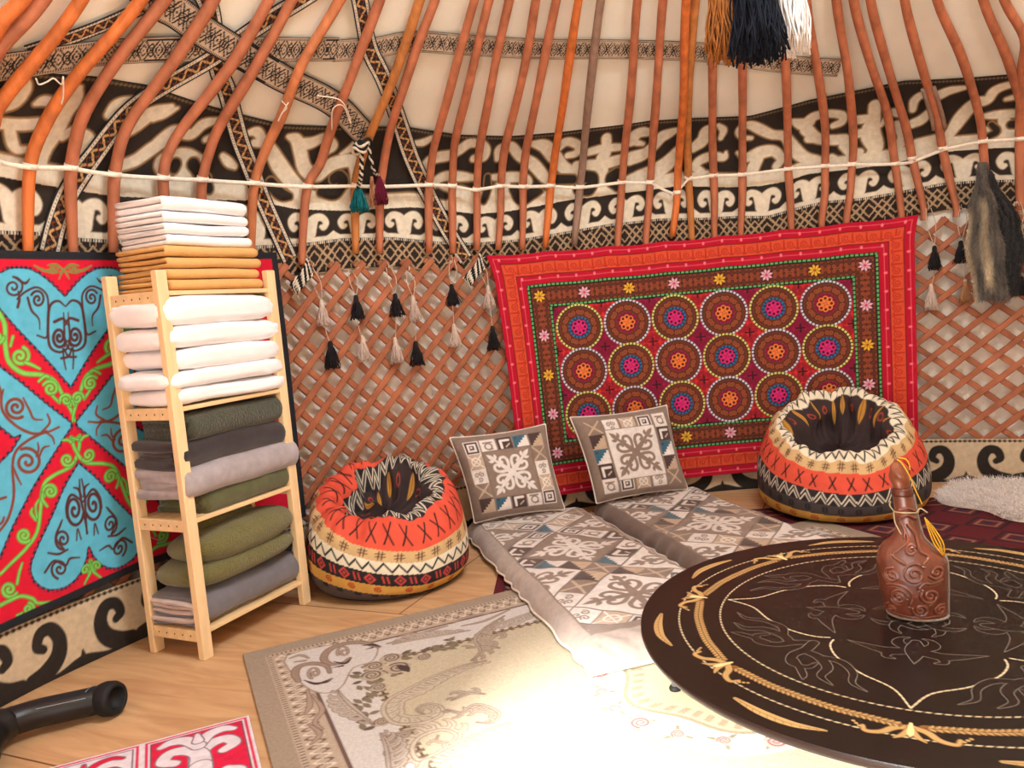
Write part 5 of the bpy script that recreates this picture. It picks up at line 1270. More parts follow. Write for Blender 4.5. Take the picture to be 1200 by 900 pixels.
def mattress(label, bl, d, w, L, h, seed, side_col):
    d = np.array([d[0], d[1], 0.]); d /= np.linalg.norm(d); e = np.array([-d[1], d[0], 0.])      # d: towards the front, e: across to the right
    na, nb_ = 250, 520
    def prof_(W, n):
        s = np.linspace(0, W-2*h+PI*h, n); arc = PI*h/2; x = np.empty(n); z = np.empty(n); a_ = s < arc; c_ = s > W-2*h+arc; b_ = ~(a_ | c_)
        x[a_] = h-h*np.cos(s[a_]/h); z[a_] = np.sin(s[a_]/h); x[b_] = h+s[b_]-arc; z[b_] = 1
        q = (s[c_]-(W-2*h+arc))/h; x[c_] = W-h+h*np.sin(q); z[c_] = np.cos(q); return s, x, z
    sa, xa, za = prof_(w, na); sb_, xb, zb = prof_(L, nb_)
    A, B_ = np.meshgrid(sa, sb_); XA, XB = np.meshgrid(xa, xb); ZA_, ZB_ = np.meshgrid(za, zb)
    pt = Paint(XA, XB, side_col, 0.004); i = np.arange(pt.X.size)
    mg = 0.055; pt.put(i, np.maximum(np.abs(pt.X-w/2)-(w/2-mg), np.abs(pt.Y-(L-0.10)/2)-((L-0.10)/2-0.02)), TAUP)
    keep = pt.C.copy(); rot = rad(45); S = 0.168; pitch = 2*S+0.124; g2 = pitch/math.sqrt(2); k = seed
    clipm = np.maximum(np.abs(pt.X-w/2)-(w/2-mg-0.008), np.abs(pt.Y-(L-0.14)/2)-((L-0.14)/2-0.03)) > 0
    for r_ in range(-1, int(L/g2)+2):
        for c_ in range(-2, 4):
            if (r_+c_) % 2: continue
            cx, cy = w/2+c_*g2, r_*g2+0.12
            patchwork(pt, cx, cy, S, rot, (r_//2+c_) % 2 == 0, k)
            for q in range(3):            # strip of patches along two sides of the panel
                for du, dv in ((S+0.062, (q-1)*0.114), ((q-1)*0.114, S+0.062)):
                    k += 1; patch(pt, cx+(du*math.cos(rot)-dv*math.sin(rot)), cy+(du*math.sin(rot)+dv*math.cos(rot)), 0.054, rot, k*5+q*3+r_)
            k += 1; dq = S+0.062; patch(pt, cx+(dq*math.cos(rot)-dq*math.sin(rot)), cy+(dq*math.sin(rot)+dq*math.cos(rot)), 0.054, rot, k)
    pt.C[clipm] = keep[clipm]
    Z = h*np.minimum(ZA_, ZB_)*(0.55+0.45*np.maximum(ZA_, ZB_))
    Z = Z+(0.008*wob(XA, XB, 7, seed)+0.003*wob(XA, XB, 26, seed+1))*np.clip(Z/h, 0, 1)
    endw = np.clip(1-(L-XB)/0.16, 0, 1); Z += endw*0.007*np.sin(XA*70+6*np.sin(XB*9))*np.clip(Z/h, 0, 1)
    edgew = np.clip(1-np.minimum(XA, w-XA)/0.07, 0, 1); sidew = 0.006*edgew*np.sin(XB*38+3*np.sin(XB*7))
    org = np.array([bl[0], bl[1], 0.0]); base_z = 0.019
    P = org+e*(XA+sidew*np.sign(w/2-XA))[..., None]+d*XB[..., None]; P[..., 2] = base_z+Z
    t = thing('mattress', label, 'mattress', (org+e*w/2+d*L/2)*[1, 1, 0]+[0, 0, base_z], 0, 'patchwork mattresses')
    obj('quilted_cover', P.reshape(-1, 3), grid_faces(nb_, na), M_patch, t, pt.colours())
    loop = np.vstack([P[0, ::6], P[::6, -1], P[-1, ::-6], P[::-6, 0]])+[0, 0, 0.006]
    mb = MB(); mb.tube(np.vstack([loop, loop[:1]]), 0.0055, 6, False); mb.build('piping', M_pipe, t)
MD = (0.271, -0.963)
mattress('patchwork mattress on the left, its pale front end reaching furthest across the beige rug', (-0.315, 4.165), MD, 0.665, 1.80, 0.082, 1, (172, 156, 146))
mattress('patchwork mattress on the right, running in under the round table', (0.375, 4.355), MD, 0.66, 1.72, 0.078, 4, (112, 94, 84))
M_velv = material('taupe_velvet', (122, 104, 94), 0.8, 0.12, 30, 0.3, 350, sheen=0.4)
def pillow(label, px, zb, back, inv, k0, bulge=0.075):
    B_ = onz(np.array(px[:2], float), zb)         # bottom left, bottom right
    T_ = np.stack([at_depth(np.array(px[2], float), np.hypot(*B_[0][:2])+back), at_depth(np.array(px[3], float), np.hypot(*B_[1][:2])+back)])
    n = 150; S_, T2 = np.meshgrid(np.linspace(0, 1, n), np.linspace(0, 1, n))
    base = (B_[0]*(1-S_[..., None])+B_[1]*S_[..., None])*(1-T2[..., None])+(T_[0]*(1-S_[..., None])+T_[1]*S_[..., None])*T2[..., None]
    ex_ = B_[1]-B_[0]; ey_ = (T_[0]+T_[1]-B_[0]-B_[1])/2; nr = np.cross(ex_, ey_); nr /= np.linalg.norm(nr)
    nr = nr if nr[1] < 0 else -nr
    a_, b_ = 2*S_-1, 2*T2-1
    pinch = 0.016*(1-b_**2)*np.abs(a_)**6*np.sign(a_); pinch2 = 0.016*(1-a_**2)*np.abs(b_)**6*np.sign(b_)
    base = base-ex_/np.linalg.norm(ex_)*pinch[..., None]-ey_/np.linalg.norm(ey_)*pinch2[..., None]
    th_ = bulge*np.clip((1-a_**4)*(1-b_**4), 0, 1)**0.55
    W2 = np.linalg.norm(ex_); H2 = np.linalg.norm(ey_)
    pt = Paint(S_*W2, T2*H2, TAUP, 0.0035)
    m_ = 0.038; cs = (min(W2, H2)-2*m_)/5/2
    kk = k0; sx = (W2-2*m_)/5; sy = (H2-2*m_)/5
    ring_ = [(c, 0) for c in range(5)]+[(4, r) for r in range(1, 5)]+[(c, 4) for c in range(3, -1, -1)]+[(0, r) for r in range(3, 0, -1)]
    for c, r in ring_: kk += 1; patch(pt, m_+(c+0.5)*sx, m_+(r+0.5)*sy, min(sx, sy)*0.49, 0, kk*3)
    square(pt, W2/2, H2/2, sx*1.46, 0, WHT if inv else TAUP, (112, 96, 86)); ornament(pt, W2/2, H2/2, sx*1.34, 0, TAUP if inv else WHT, 0.004)
    fr_ = base+nr*(th_+0.004*wob(S_, T2, 12, k0)*np.clip(th_/0.02, 0, 1))[..., None]
    t = thing('patchwork_pillow', label, 'pillow', (B_[0]+B_[1])/2+[0, 0, 0.0], 0, 'patchwork pillows')
    obj('patchwork_face', fr_.reshape(-1, 3), grid_faces(n, n), M_patch, t, pt.colours())
    q = slice(None, None, 3); idx = np.unique(np.append(np.arange(0, n, 4), n-1))
    bk = (base-nr*(th_*0.75)[..., None])[np.ix_(idx, idx)]; obj('velvet_back', bk.reshape(-1, 3), grid_faces(len(idx), len(idx)), M_velv, t)
    loop = np.vstack([base[0, ::4], base[::4, -1], base[-1, ::-4], base[::-4, 0]]); mb = MB(); mb.tube(np.vstack([loop, loop[:1]]), 0.0048, 6, False); mb.build('piping', M_pipe, t)
pillow('square patchwork pillow with pale scroll on taupe, standing on the left mattress', [(556, 613), (662, 597), (527, 513), (639, 497)], 0.112, 0.11, False, 2)
pillow('square patchwork pillow with taupe scroll on a pale square, standing on the right mattress', [(699, 590), (806, 573), (668, 489), (781, 475)], 0.108, 0.09, True, 5)
# ================================================================== low round table
TCX, TCY, TR_, TZ = 0.8932, 1.8006, 0.6356, 0.400
table = thing('round_table', 'low round dark brown table with golden leaf garland and incised scrolls', 'table', (TCX, TCY, 0.013))
M_top = material('lacquered_table', None, 0.30, 0.06, 6, 0.03, 60, spec=0.35, coat=0.08)
M_edge = material('table_edge', (40, 26, 22), 0.35, 0.1, 10)
n_r, n_a = 380, 1500
R, A = np.meshgrid(TR_*np.linspace(0.0, 1, n_r), np.linspace(-PI, PI, n_a+1)[:-1], indexing='ij')
X, Y = R*np.cos(A), R*np.sin(A)
pt = Paint(X, Y, (21, 13, 11), 0.0018); I = np.arange(pt.X.size)
rad_ = np.hypot(pt.X, pt.Y); ang = np.arctan2(pt.Y, pt.X)
GOLD, GLD2, LINE = (186, 152, 98), (128, 88, 46), (132, 122, 110)
def tpx(pts, o=(740, 600), s=2.609):
    P = np.asarray(pts, float); q = onz(np.array(o)+P[:, :2]/s, TZ)[:, :2]-[TCX, TCY]
    return np.column_stack([q, P[:, 2]/1000.]) if P.shape[1] == 3 else q
vg = wob(pt.X, pt.Y, 5, 3); pt.put(I, 0.3-0.25*vg-0.3, (28, 16, 12), op=0.35)
def rope(r0, w):
    n_ = int(2*PI*r0/0.016); t = (ang/(2*PI)*n_+ (rad_-r0)*60) % 1-0.5
    pt.put(I, np.abs(rad_-r0)-w*0.75, (30, 18, 15)); pt.put(I, np.maximum(np.abs(rad_-r0)-w/2, (np.abs(t)-0.33)*0.016), (206, 186, 148))
RO_, RI_ = TR_*0.855, TR_*0.70
rope(RO_, 0.0042); rope(RI_, 0.0042)
# garland: eight nodes, leaf ropes bowing inwards between them
node0 = np.arctan2(*tpx([(855, 640, 1)])[0, 1::-1]) if False else float(np.arctan2(tpx([(855, 640)])[0, 1], tpx([(855, 640)])[0, 0]))
NN = 8
def leafrope(P, wmax):
    P = cr(P, 8); pt.stroke(np.column_stack([P, np.full(len(P), wmax*0.95)]), GLD2, smooth=0)
    L = np.concatenate([[0], np.cumsum(np.hypot(*np.diff(P, axis=0).T))]); k_ = int(L[-1]/0.011)
    for j in range(k_):
        l = L[-1]*(j+0.5)/k_; x, y = np.interp(l, L, P[:, 0]), np.interp(l, L, P[:, 1]); x2, y2 = np.interp(min(l+0.004, L[-1]), L, P[:, 0]), np.interp(min(l+0.004, L[-1]), L, P[:, 1])
        t = np.array([x2-x, y2-y]); t /= np.linalg.norm(t)+1e-9; nn = np.array([-t[1], t[0]])
        for s_ in (-1, 1):
            b_ = np.array([x, y])+nn*s_*wmax*0.50+t*0.009
            pt.stroke([(x, y, 0.003), (*((np.array([x, y])+b_)/2+t*0.002), 0.0062), (*b_, 0.002)], GOLD, smooth=0)
    pt.stroke(np.column_stack([P, np.full(len(P), 0.0018)]), (70, 36, 20), smooth=0)
def pol(r, a): return (r*math.cos(a), r*math.sin(a))
for k in range(NN):
    a0 = node0+k*2*PI/NN; a1 = a0+2*PI/NN; ra, rb = TR_*0.795, TR_*0.775
    leafrope(np.array([pol(ra-0.002, a0+0.045), pol(TR_*0.785, a0+0.12), pol(rb+0.004, (a0*0.65+a1*0.35)), pol(rb+0.004, (a0*0.35+a1*0.65)), pol(TR_*0.785, a1-0.12), pol(ra-0.002, a1-0.045)]), 0.021)
    for s_ in (-1, 1):       # double volute at the node
        vol = [(*pol(ra, a0), 0.012), (*pol(ra+0.012, a0+s_*0.05), 0.013), (*pol(ra+0.034, a0+s_*0.085), 0.011), (*pol(ra+0.042, a0+s_*0.13), 0.008), (*pol(ra+0.026, a0+s_*0.145), 0.006)]
        pt.stroke(vol, GOLD, edge=(GLD2, 0.002)); pt.stroke([(*pol(ra+0.004, a0), 0.01), (*pol(ra+0.030, a0+s_*0.02), 0.010), (*pol(ra+0.046, a0+s_*0.045), 0.003)], GOLD, edge=(GLD2, 0.0015))
        for q in range(3): pt.disc(*pol(ra+0.030-0.006*q, a0+s_*(0.155+0.012*q)), 0.0035, GOLD)
    pt.stroke([(*pol(ra-0.012, a0), 0.006), (*pol(ra+0.02, a0), 0.012), (*pol(ra+0.034, a0), 0.003)], (240, 210, 150))
    # feather leaf near the rim, between the nodes
    am = a0+PI/NN*1.0; fe = np.array([pol(TR_*0.925, am-0.16), pol(TR_*0.935, am-0.05), pol(TR_*0.935, am+0.06), pol(TR_*0.915, am+0.16)])
    F_ = cr(fe, 8); wv_ = 0.020*np.sin(np.linspace(0.12, 1, len(F_))*PI*0.93)+0.001
    pt.stroke(np.column_stack([F_, wv_]), GOLD, smooth=0)
    for q in range(2, len(F_)-2, 2): pt.stroke([(*F_[q], 0.0016), (*(F_[q]*1.016+(F_[q]-F_[q-1])*0.8), 0.0012)], GLD2, smooth=0)
    pt.stroke(np.column_stack([F_, np.full(len(F_), 0.0015)]), (120, 74, 30), smooth=0)
# four-pointed dashed star
def dashed(P, w=0.0042, step=0.015):
    P = cr(P, 10); L = np.concatenate([[0], np.cumsum(np.hypot(*np.diff(P, axis=0).T))]); n_ = int(L[-1]/step)
    for j in range(n_):
        l0, l1 = step*j, step*(j+0.66)
        pt.stroke([(np.interp(l0, L, P[:, 0]), np.interp(l0, L, P[:, 1]), w), (np.interp(l1, L, P[:, 0]), np.interp(l1, L, P[:, 1]), w)], (216, 196, 158), smooth=0)
pts4 = [tpx([(855, 585)])[0], tpx([(265, 285)])[0]]
st_a = float(np.arctan2(pts4[0][1], pts4[0][0])); r_pt = float(np.mean([np.hypot(*p) for p in pts4])); r_cusp = float(np.hypot(*tpx([(620, 385)])[0]))
_lb = tpx([(855, 585), (800, 540), (700, 492), (630, 445), (608, 408), (622, 384)]); LOBE = [(float(np.hypot(*p)), abs(float((np.arctan2(p[1], p[0])-st_a+PI) % (2*PI)-PI))) for p in _lb]
LOBE = [(r_, min(b_, PI/4)) for r_, b_ in LOBE]; LOBE[0] = (r_pt, 0.0)
for k in range(4):
    a0 = st_a+k*PI/2
    for s_ in (-1, 1):
        dashed(np.array([pol(r_, a0+s_*b_) for r_, b_ in LOBE]))
def incised(strokes, fold, a_off):
    """thin outline of a scroll figure, repeated round the table"""
    for k in range(fold):
        a0 = a_off+k*2*PI/fold
        for s_ in (-1, 1):
            S_ = []
            for st in strokes:
                g = cr(np.array(st, float), 6); S_.append(np.column_stack([g[:, 0]*math.cos(a0)-s_*g[:, 1]*math.sin(a0), g[:, 0]*math.sin(a0)+s_*g[:, 1]*math.cos(a0), g[:, 2]]))
            al = np.vstack(S_); i = pt.box(al[:, 0].min(), al[:, 0].max(), al[:, 1].min(), al[:, 1].max(), 0.03)
            sd = np.min([sd_line(pt.X[i], pt.Y[i], g) for g in S_], axis=0)
            pt.put(i, sd, (28, 17, 14)); pt.put(i, np.abs(sd)-0.0007, LINE)
fig = [[(0.135, 0.0, 0.02), (0.175, 0.0, 0.040), (0.21, 0.0, 0.026), (0.245, 0.0, 0.001)], [(0.185, 0.01, 0.030), (0.195, 0.045, 0.034), (0.190, 0.075, 0.026), (0.165, 0.135, 0.001)], [(0.175, 0.012, 0.024), (0.150, 0.034, 0.026), (0.125, 0.030, 0.014), (0.115, 0.014, 0.004)], [(0.195, 0.045, 0.022), (0.222, 0.055, 0.016), (0.232, 0.038, 0.005)]]
incised(fig, 4, st_a)
fig2 = [[(0.285, 0.0, 0.024), (0.32, 0.02, 0.024), (0.36, 0.03, 0.022), (0.385, 0.06, 0.020), (0.37, 0.09, 0.016), (0.345, 0.085, 0.010)], [(0.33, 0.02, 0.02), (0.32, 0.06, 0.024), (0.335, 0.11, 0.022), (0.37, 0.135, 0.016), (0.375, 0.175, 0.003)], [(0.32, 0.06, 0.018), (0.295, 0.10, 0.020), (0.305, 0.15, 0.016), (0.335, 0.185, 0.012), (0.335, 0.225, 0.002)], [(0.37, 0.05, 0.014), (0.395, 0.11, 0.016), (0.41, 0.13, 0.003)]]
incised(fig2, 4, st_a+PI/4)
fig3 = [[(0.03, 0.0, 0.02), (0.06, 0.0, 0.024), (0.085, 0.02, 0.016), (0.09, 0.045, 0.004)], [(0.05, 0.0, 0.02), (0.045, 0.035, 0.016), (0.03, 0.055, 0.004)]]
incised(fig3, 4, st_a+PI/4)
Z = TZ+0*R
P = np.stack([TCX+X, TCY+Y, Z], -1)
obj('tabletop', P.reshape(-1, 3), grid_faces(n_r, n_a, True), M_top, table, pt.colours())
mb = MB(); mb.lathe([(0.0, TZ-0.022), (TR_-0.02, TZ-0.022), (TR_-0.002, TZ-0.018), (TR_+0.0015, TZ-0.010), (TR_+0.0012, TZ-0.003), (TR_-0.0005, TZ)], 160, (TCX, TCY, 0)); mb.build('rim', M_edge, table)
M_steel = material('grey_steel', (150, 150, 152), 0.35, 0.05, metal=0.6)
p1 = onz(np.array((1107., 893.)), 0.36)[:2]; p2 = onz(np.array((791., 806.)), 0.02)[:2]
vec = p1-[TCX, TCY]; vec2 = p2-[TCX, TCY]
for v_ in (vec, vec2, -vec, -vec2):
    b_ = np.array([TCX, TCY])+v_; t_ = np.array([TCX, TCY])+v_*0.96
    mb = MB(); mb.tube(np.array([(*b_, 0.016), (*((b_+t_)/2), 0.2), (*t_, TZ-0.022)]), [0.011, 0.012, 0.014], 12)
    lg = mb.build('leg', M_steel, table)
    mb = MB(); mb.lathe([(0.0, 0.0145), (0.017, 0.0145), (0.018, 0.020), (0.013, 0.028), (0.0, 0.030)], 14, (*b_, 0)); mb.build('rubber_foot', material('black_rubber', (24, 24, 26), 0.7), lg)
# ================================================================== leather flask
BX, BY, BZ = 0.899, 1.822, TZ+0.0008
flask = thing('leather_flask', 'embossed brown leather flask with bulb stopper and yellow cords, standing on the round table', 'flask', (BX, BY, BZ))
vdir = np.array([BX, BY]); vdir /= np.linalg.norm(vdir); rg_ = np.array([vdir[1], -vdir[0]])     # rg_: to the right as seen from the eye
levels = np.array([  # z, left, right (from the axis), depth
 (0.000, 0.046, 0.060, 0.040), (0.004, 0.056, 0.066, 0.046), (0.020, 0.066, 0.0675, 0.052), (0.060, 0.073, 0.070, 0.056), (0.100, 0.076, 0.072, 0.055), (0.130, 0.075, 0.0725, 0.050), (0.142, 0.073, 0.070, 0.047), (0.155, 0.069, 0.056, 0.043), (0.170, 0.060, 0.040, 0.038), (0.182, 0.044, 0.030, 0.032), (0.195, 0.033, 0.0245, 0.026), (0.22, 0.0265, 0.0215, 0.022), (0.25, 0.0245, 0.0200, 0.0205), (0.290, 0.0235, 0.0190, 0.0195)])
zf = np.linspace(0, 0.290, 200); lv_ = np.stack([np.interp(zf, levels[:, 0], levels[:, k]) for k in range(4)], 1)
for _ in range(5): lv_[1:-1] = 0.25*lv_[:-2]+0.5*lv_[1:-1]+0.25*lv_[2:]
na = 320; a_ = np.linspace(-PI, PI, na+1)[:-1]; AA, ZZ = np.meshgrid(a_, zf)
lean = -0.010*(ZZ/0.3)-0.008*np.clip((ZZ-0.2)/0.1, 0, 1)
ca, sa_ = np.cos(AA), np.sin(AA)
wx = np.where(sa_ > 0, lv_[:, 2:3], lv_[:, 1:2]); ex_p = np.where(sa_ > 0, 1.0, 0.85)
xr = np.sign(sa_)*np.abs(sa_)**ex_p*wx+lean; yd = -ca*lv_[:, 3:4]*(1-0.25*np.clip(sa_, 0, 1)**3)
pt = Paint(xr, ZZ, (118, 60, 42), 0.0016); front = ca.ravel() > -0.2
def emb(pts, w=0.0052):
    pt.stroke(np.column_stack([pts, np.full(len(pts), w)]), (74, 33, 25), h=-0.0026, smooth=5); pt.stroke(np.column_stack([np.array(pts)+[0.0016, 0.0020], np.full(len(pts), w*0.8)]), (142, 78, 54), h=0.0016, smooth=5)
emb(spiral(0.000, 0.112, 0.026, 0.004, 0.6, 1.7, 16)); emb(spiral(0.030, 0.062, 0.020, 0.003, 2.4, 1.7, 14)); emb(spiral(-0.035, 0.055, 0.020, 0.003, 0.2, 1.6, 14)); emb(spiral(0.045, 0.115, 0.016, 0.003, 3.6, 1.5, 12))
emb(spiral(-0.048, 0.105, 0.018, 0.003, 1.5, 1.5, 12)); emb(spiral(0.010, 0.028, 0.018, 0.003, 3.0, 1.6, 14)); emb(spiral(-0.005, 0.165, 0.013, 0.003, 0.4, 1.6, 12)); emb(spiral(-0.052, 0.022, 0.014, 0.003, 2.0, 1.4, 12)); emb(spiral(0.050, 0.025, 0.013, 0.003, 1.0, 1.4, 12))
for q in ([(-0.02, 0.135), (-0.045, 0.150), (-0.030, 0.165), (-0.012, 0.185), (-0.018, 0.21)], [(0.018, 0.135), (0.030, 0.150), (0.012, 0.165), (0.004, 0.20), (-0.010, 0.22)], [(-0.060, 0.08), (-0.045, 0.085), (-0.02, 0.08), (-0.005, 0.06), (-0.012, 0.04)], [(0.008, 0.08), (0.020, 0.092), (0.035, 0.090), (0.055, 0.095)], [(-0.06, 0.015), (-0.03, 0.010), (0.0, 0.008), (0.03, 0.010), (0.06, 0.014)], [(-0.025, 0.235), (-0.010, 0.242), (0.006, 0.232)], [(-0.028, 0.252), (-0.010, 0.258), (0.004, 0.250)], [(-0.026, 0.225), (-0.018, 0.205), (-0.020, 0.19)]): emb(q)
Hh = pt.height(); sc2 = 1+Hh*np.where(ca > -0.2, 1, 0)/np.maximum(np.hypot(xr-lean, yd), 0.01)
xr = lean+(xr-lean)*sc2; yd = yd*sc2
P = np.stack([BX+xr*rg_[0]+yd*vdir[0], BY+xr*rg_[1]+yd*vdir[1], BZ+ZZ], -1)
M_lea = material('embossed_leather', None, 0.33, 0.22, 30, 0.1, 160, spec=0.6, coat=0.5)
C = pt.colours(); n_v = len(zf); V = P.reshape(-1, 3); F = [tuple(f) for f in grid_faces(n_v, na, True)]+[tuple(range(na-1, -1, -1))]
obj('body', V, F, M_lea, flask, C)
def fpt(x, z, y=0.0): return np.array([BX+x*rg_[0]+y*vdir[0], BY+x*rg_[1]+y*vdir[1], BZ+z])
ln = lambda z: -0.010*(z/0.3)-0.008*np.clip((z-0.2)/0.1, 0, 1)
# raw seam along the right side and round the foot
M_seam = material('raw_hide_edge', (150, 132, 120), 0.8, 0.2, 60)
zs = np.linspace(0.001, 0.288, 50); sx = np.array([np.interp(z, zf, lv_[:, 2]) for z in zs])
mb = MB(); mb.tube(np.array([fpt(ln(z)+s+0.002, z, 0.004) for z, s in zip(zs, sx)]), 0.0032, 6, flat=(1.0, 1.0))
aa = np.linspace(-2.0, 1.6, 40); mb.tube(np.array([fpt(math.sin(q)*(0.068 if q > 0 else 0.060), 0.0045, -math.cos(q)*0.047) for q in aa]), 0.0034, 6)
mb.build('seam', M_seam, flask)
mb = MB(); mb.lathe([(0.0, 0.286), (0.0225, 0.286), (0.0245, 0.291), (0.0225, 0.296), (0.0235, 0.300), (0.0205, 0.304), (0.0, 0.304)], 24, (0, 0, 0)); 
mb.V = [v@np.array([(rg_[0], rg_[1], 0), (vdir[0], vdir[1], 0), (0, 0, 1)])+fpt(ln(0.29)-0.002, 0) for v in mb.V]; mb.build('neck_ring', M_lea if False else material('dark_leather', (96, 46, 34), 0.35, 0.2, 40, spec=0.5, coat=0.2), flask)
mb = MB(); sp = np.array([(0.0, 0.300), (0.0165, 0.302), (0.0195, 0.315), (0.0215, 0.330), (0.0200, 0.345), (0.0150, 0.357), (0.0080, 0.364), (0.0045, 0.372), (0.0, 0.374)])
mb.lathe(cr(sp, 4), 28, (0, 0, 0)); vv = mb.V[0]; tw = 0.0012*np.sin(np.arctan2(vv[:, 1], vv[:, 0])*3+vv[:, 2]*190); vv[:, :2] *= (1+tw/np.maximum(np.hypot(vv[:, 0], vv[:, 1]), 0.004))[:, None]
vv[:, 0] += -0.10*(vv[:, 2]-0.30); mb.V = [vv+fpt(ln(0.30)-0.003, 0)]; mb.build('stopper', material('stopper_leather', (136, 76, 52), 0.36, 0.2, 60, spec=0.5, coat=0.2), flask)
M_yel = material('yellow_cord', (226, 172, 44), 0.6, 0.1); M_str = material('hide_string', (196, 176, 140), 0.7, 0.1)
mb = MB()
mb.tube(cr(np.array([fpt(-0.030, 0.372, -0.004), fpt(-0.018, 0.366, -0.018), fpt(-0.004, 0.340, -0.021), fpt(0.010, 0.300, -0.020), fpt(0.022, 0.268, -0.016)]), 6), 0.0016, 6)
mb.tube(cr(np.array([fpt(-0.024, 0.374, -0.002), fpt(-0.008, 0.372, -0.008), fpt(-0.002, 0.360, -0.012), fpt(-0.001, 0.348, -0.010)]), 6), 0.0014, 6)
for k in range(4):
    mb.tube(cr(np.array([fpt(0.026+0.003*k, 0.236-0.004*k, -0.006), fpt(0.034+0.004*k, 0.205, -0.012+0.006*k), fpt(0.044+0.006*k, 0.175, -0.012+0.004*k), fpt(0.060+0.004*(k % 2), 0.150-0.003*k, -0.010+0.006*k)]), 6), 0.0017, 6)
mb.build('yellow_cord', M_yel, flask)
mb = MB(); z0 = 0.247; c_ = ln(z0)
mb.tube(np.array([fpt(c_+0.0255*math.sin(q), z0+0.003*math.cos(q), -0.0235*math.cos(q)) for q in np.linspace(-PI, PI, 30)]), 0.0016, 6)
mb.tube(cr(np.array([fpt(c_-0.026, 0.248, -0.004), fpt(c_-0.034, 0.262, -0.006), fpt(c_-0.032, 0.272, -0.005)]), 6), 0.0018, 6)
mb.tube(cr(np.array([fpt(c_-0.026, 0.248, -0.006), fpt(c_-0.024, 0.225, -0.018), fpt(c_-0.012, 0.200, -0.028)]), 6), 0.0016, 6)
mb.tube(cr(np.array([fpt(c_+0.022, 0.248, -0.006), fpt(c_+0.030, 0.256, -0.004), fpt(c_+0.044, 0.246, 0.0)]), 6), 0.0018, 6)
mb.build('hide_string', M_str, flask)

# ================================================================== tassels
def yarn(mb, top, length, r0, r1, n, seed, rs=0.0016, curl=0.12, c=None, down=np.array([0, 0, -1.0]), seg=7):
    g = np.random.default_rng(seed)
    for k in range(n):
        a_ = g.uniform(0, 2*PI); q = math.sqrt(g.uniform(0.02, 1)); l = length*g.uniform(0.86, 1.03)
        t = np.linspace(0, 1, seg); rr = r0*q*(1-t)+r1*q*(t**0.8)*(1.0)
        ph = g.uniform(0, 6.28); w = curl*r1
        x = rr*math.cos(a_)+w*np.sin(t*g.uniform(5, 11)+ph)*t; y = rr*math.sin(a_)+w*np.cos(t*g.uniform(5, 11)+ph)*t
        P = np.array(top)+np.stack([x, y, -t*l], 1); mb.tube(P, rs, 4, True, c)
M_blk, M_pale, M_brnw, M_navy, M_wht = (material('black_yarn', (34, 30, 32), 0.95, 0.2, 40), material('pale_yarn', (206, 184, 170), 0.95, 0.12, 60), material('brown_yarn', (156, 96, 44), 0.95, 0.25, 40), material('navy_yarn', (12, 18, 32), 0.95, 0.3, 40), material('white_yarn', (232, 226, 222), 0.95, 0.08, 40))
M_cordw = material('cream_cord', (206, 190, 170), 0.8, 0.1)
RT = 3.208
def wall_pt(px, R=RT):
    q = cyl_hit(np.array([px], float), R)[0]; a_ = q[0]/R; return np.array([CX+R*math.sin(a_), CY+R*math.cos(a_), q[1]])
def tassel_cord(label, hang, first, second, dark_first, seed, pale=None, twin=True):
    H0, A0, B0 = wall_pt(hang, 3.222), wall_pt(first[:2]), wall_pt(second[:2])
    A1, B1 = wall_pt(first[2:]), wall_pt(second[2:])
    t = thing('tassel_cord', label, 'tassels', H0, 0, 'tassel pairs on the lattice')
    mb = MB()
    nrm = np.array([CX-H0[0], CY-H0[1], 0]); nrm /= np.linalg.norm(nrm)
    tg = np.array([nrm[1], -nrm[0], 0])
    for s_ in ((-1, 1) if twin else (0,)):
        mb.tube(cr(np.array([H0+tg*0.012*s_, (H0*0.6+A0*0.4)+tg*0.022*s_+nrm*0.012, (H0*0.25+A0*0.75)+tg*0.010*s_+nrm*0.008, A0]), 5), 0.0022, 5)
    mb.tube(cr(np.array([A0, (A1*0.7+B0*0.3)+nrm*0.004, B0]), 4), 0.0020, 5)
    for k in range(3):
        g = random.Random(seed+k); d_ = np.array([g.uniform(-1, 1), g.uniform(-0.4, 0.4), g.uniform(-0.6, 0.8)])
        mb.tube(cr(np.array([H0, H0+d_*0.02+nrm*0.015, H0+d_*0.045+nrm*0.010]), 4), 0.0020, 5)
    mb.build('cord', M_cordw, t)
    for nm, top, end, dark, s2 in (('upper_tassel', A0, A1, dark_first, 1), ('lower_tassel', B0, B1, not dark_first, 2)):
        L = max(0.075, np.linalg.norm(end-top)); mt = M_blk if dark else (pale or M_pale)
        mb = MB(); yarn(mb, top+[0, 0, -0.012], L-0.010, 0.008, 0.041 if dark else 0.036, 80, seed+s2, 0.0021, 0.10)
        mb.lathe([(0.0, 0.012), (0.009, 0.008), (0.012, -0.002), (0.013, -0.018), (0.014, -0.034), (0.0, -0.04)], 12, top); tt_ = mb.build(nm, mt, t)
        if not dark:
            mb = MB(); mb.lathe([(0.0, 0.014), (0.008, 0.011), (0.0105, 0.003), (0.008, -0.005), (0.0, -0.008)], 12, top+[0, 0, 0.004]); mb.build('bead', M_cordw, tt_)
tassel_cord('tassel cord with pale tassel above a black one, nearest the shelf', (364, 314), (377, 355, 379, 381), (387, 402, 389, 432), False, 3)
tassel_cord('tassel cord with black tassel above a pale one, second from the shelf', (411, 319), (417, 348, 417, 374), (425, 397, 426, 423), True, 13)
tassel_cord('tassel cord with black tassel above a pale one, third from the shelf', (455, 313), (463, 346, 464, 371), (463, 399, 466, 425), True, 23)
tassel_cord('tassel cord with bushy pale tassel above a black one, near the lattice middle', (478, 318), (484, 350, 486, 376), (487, 402, 488, 428), False, 33)
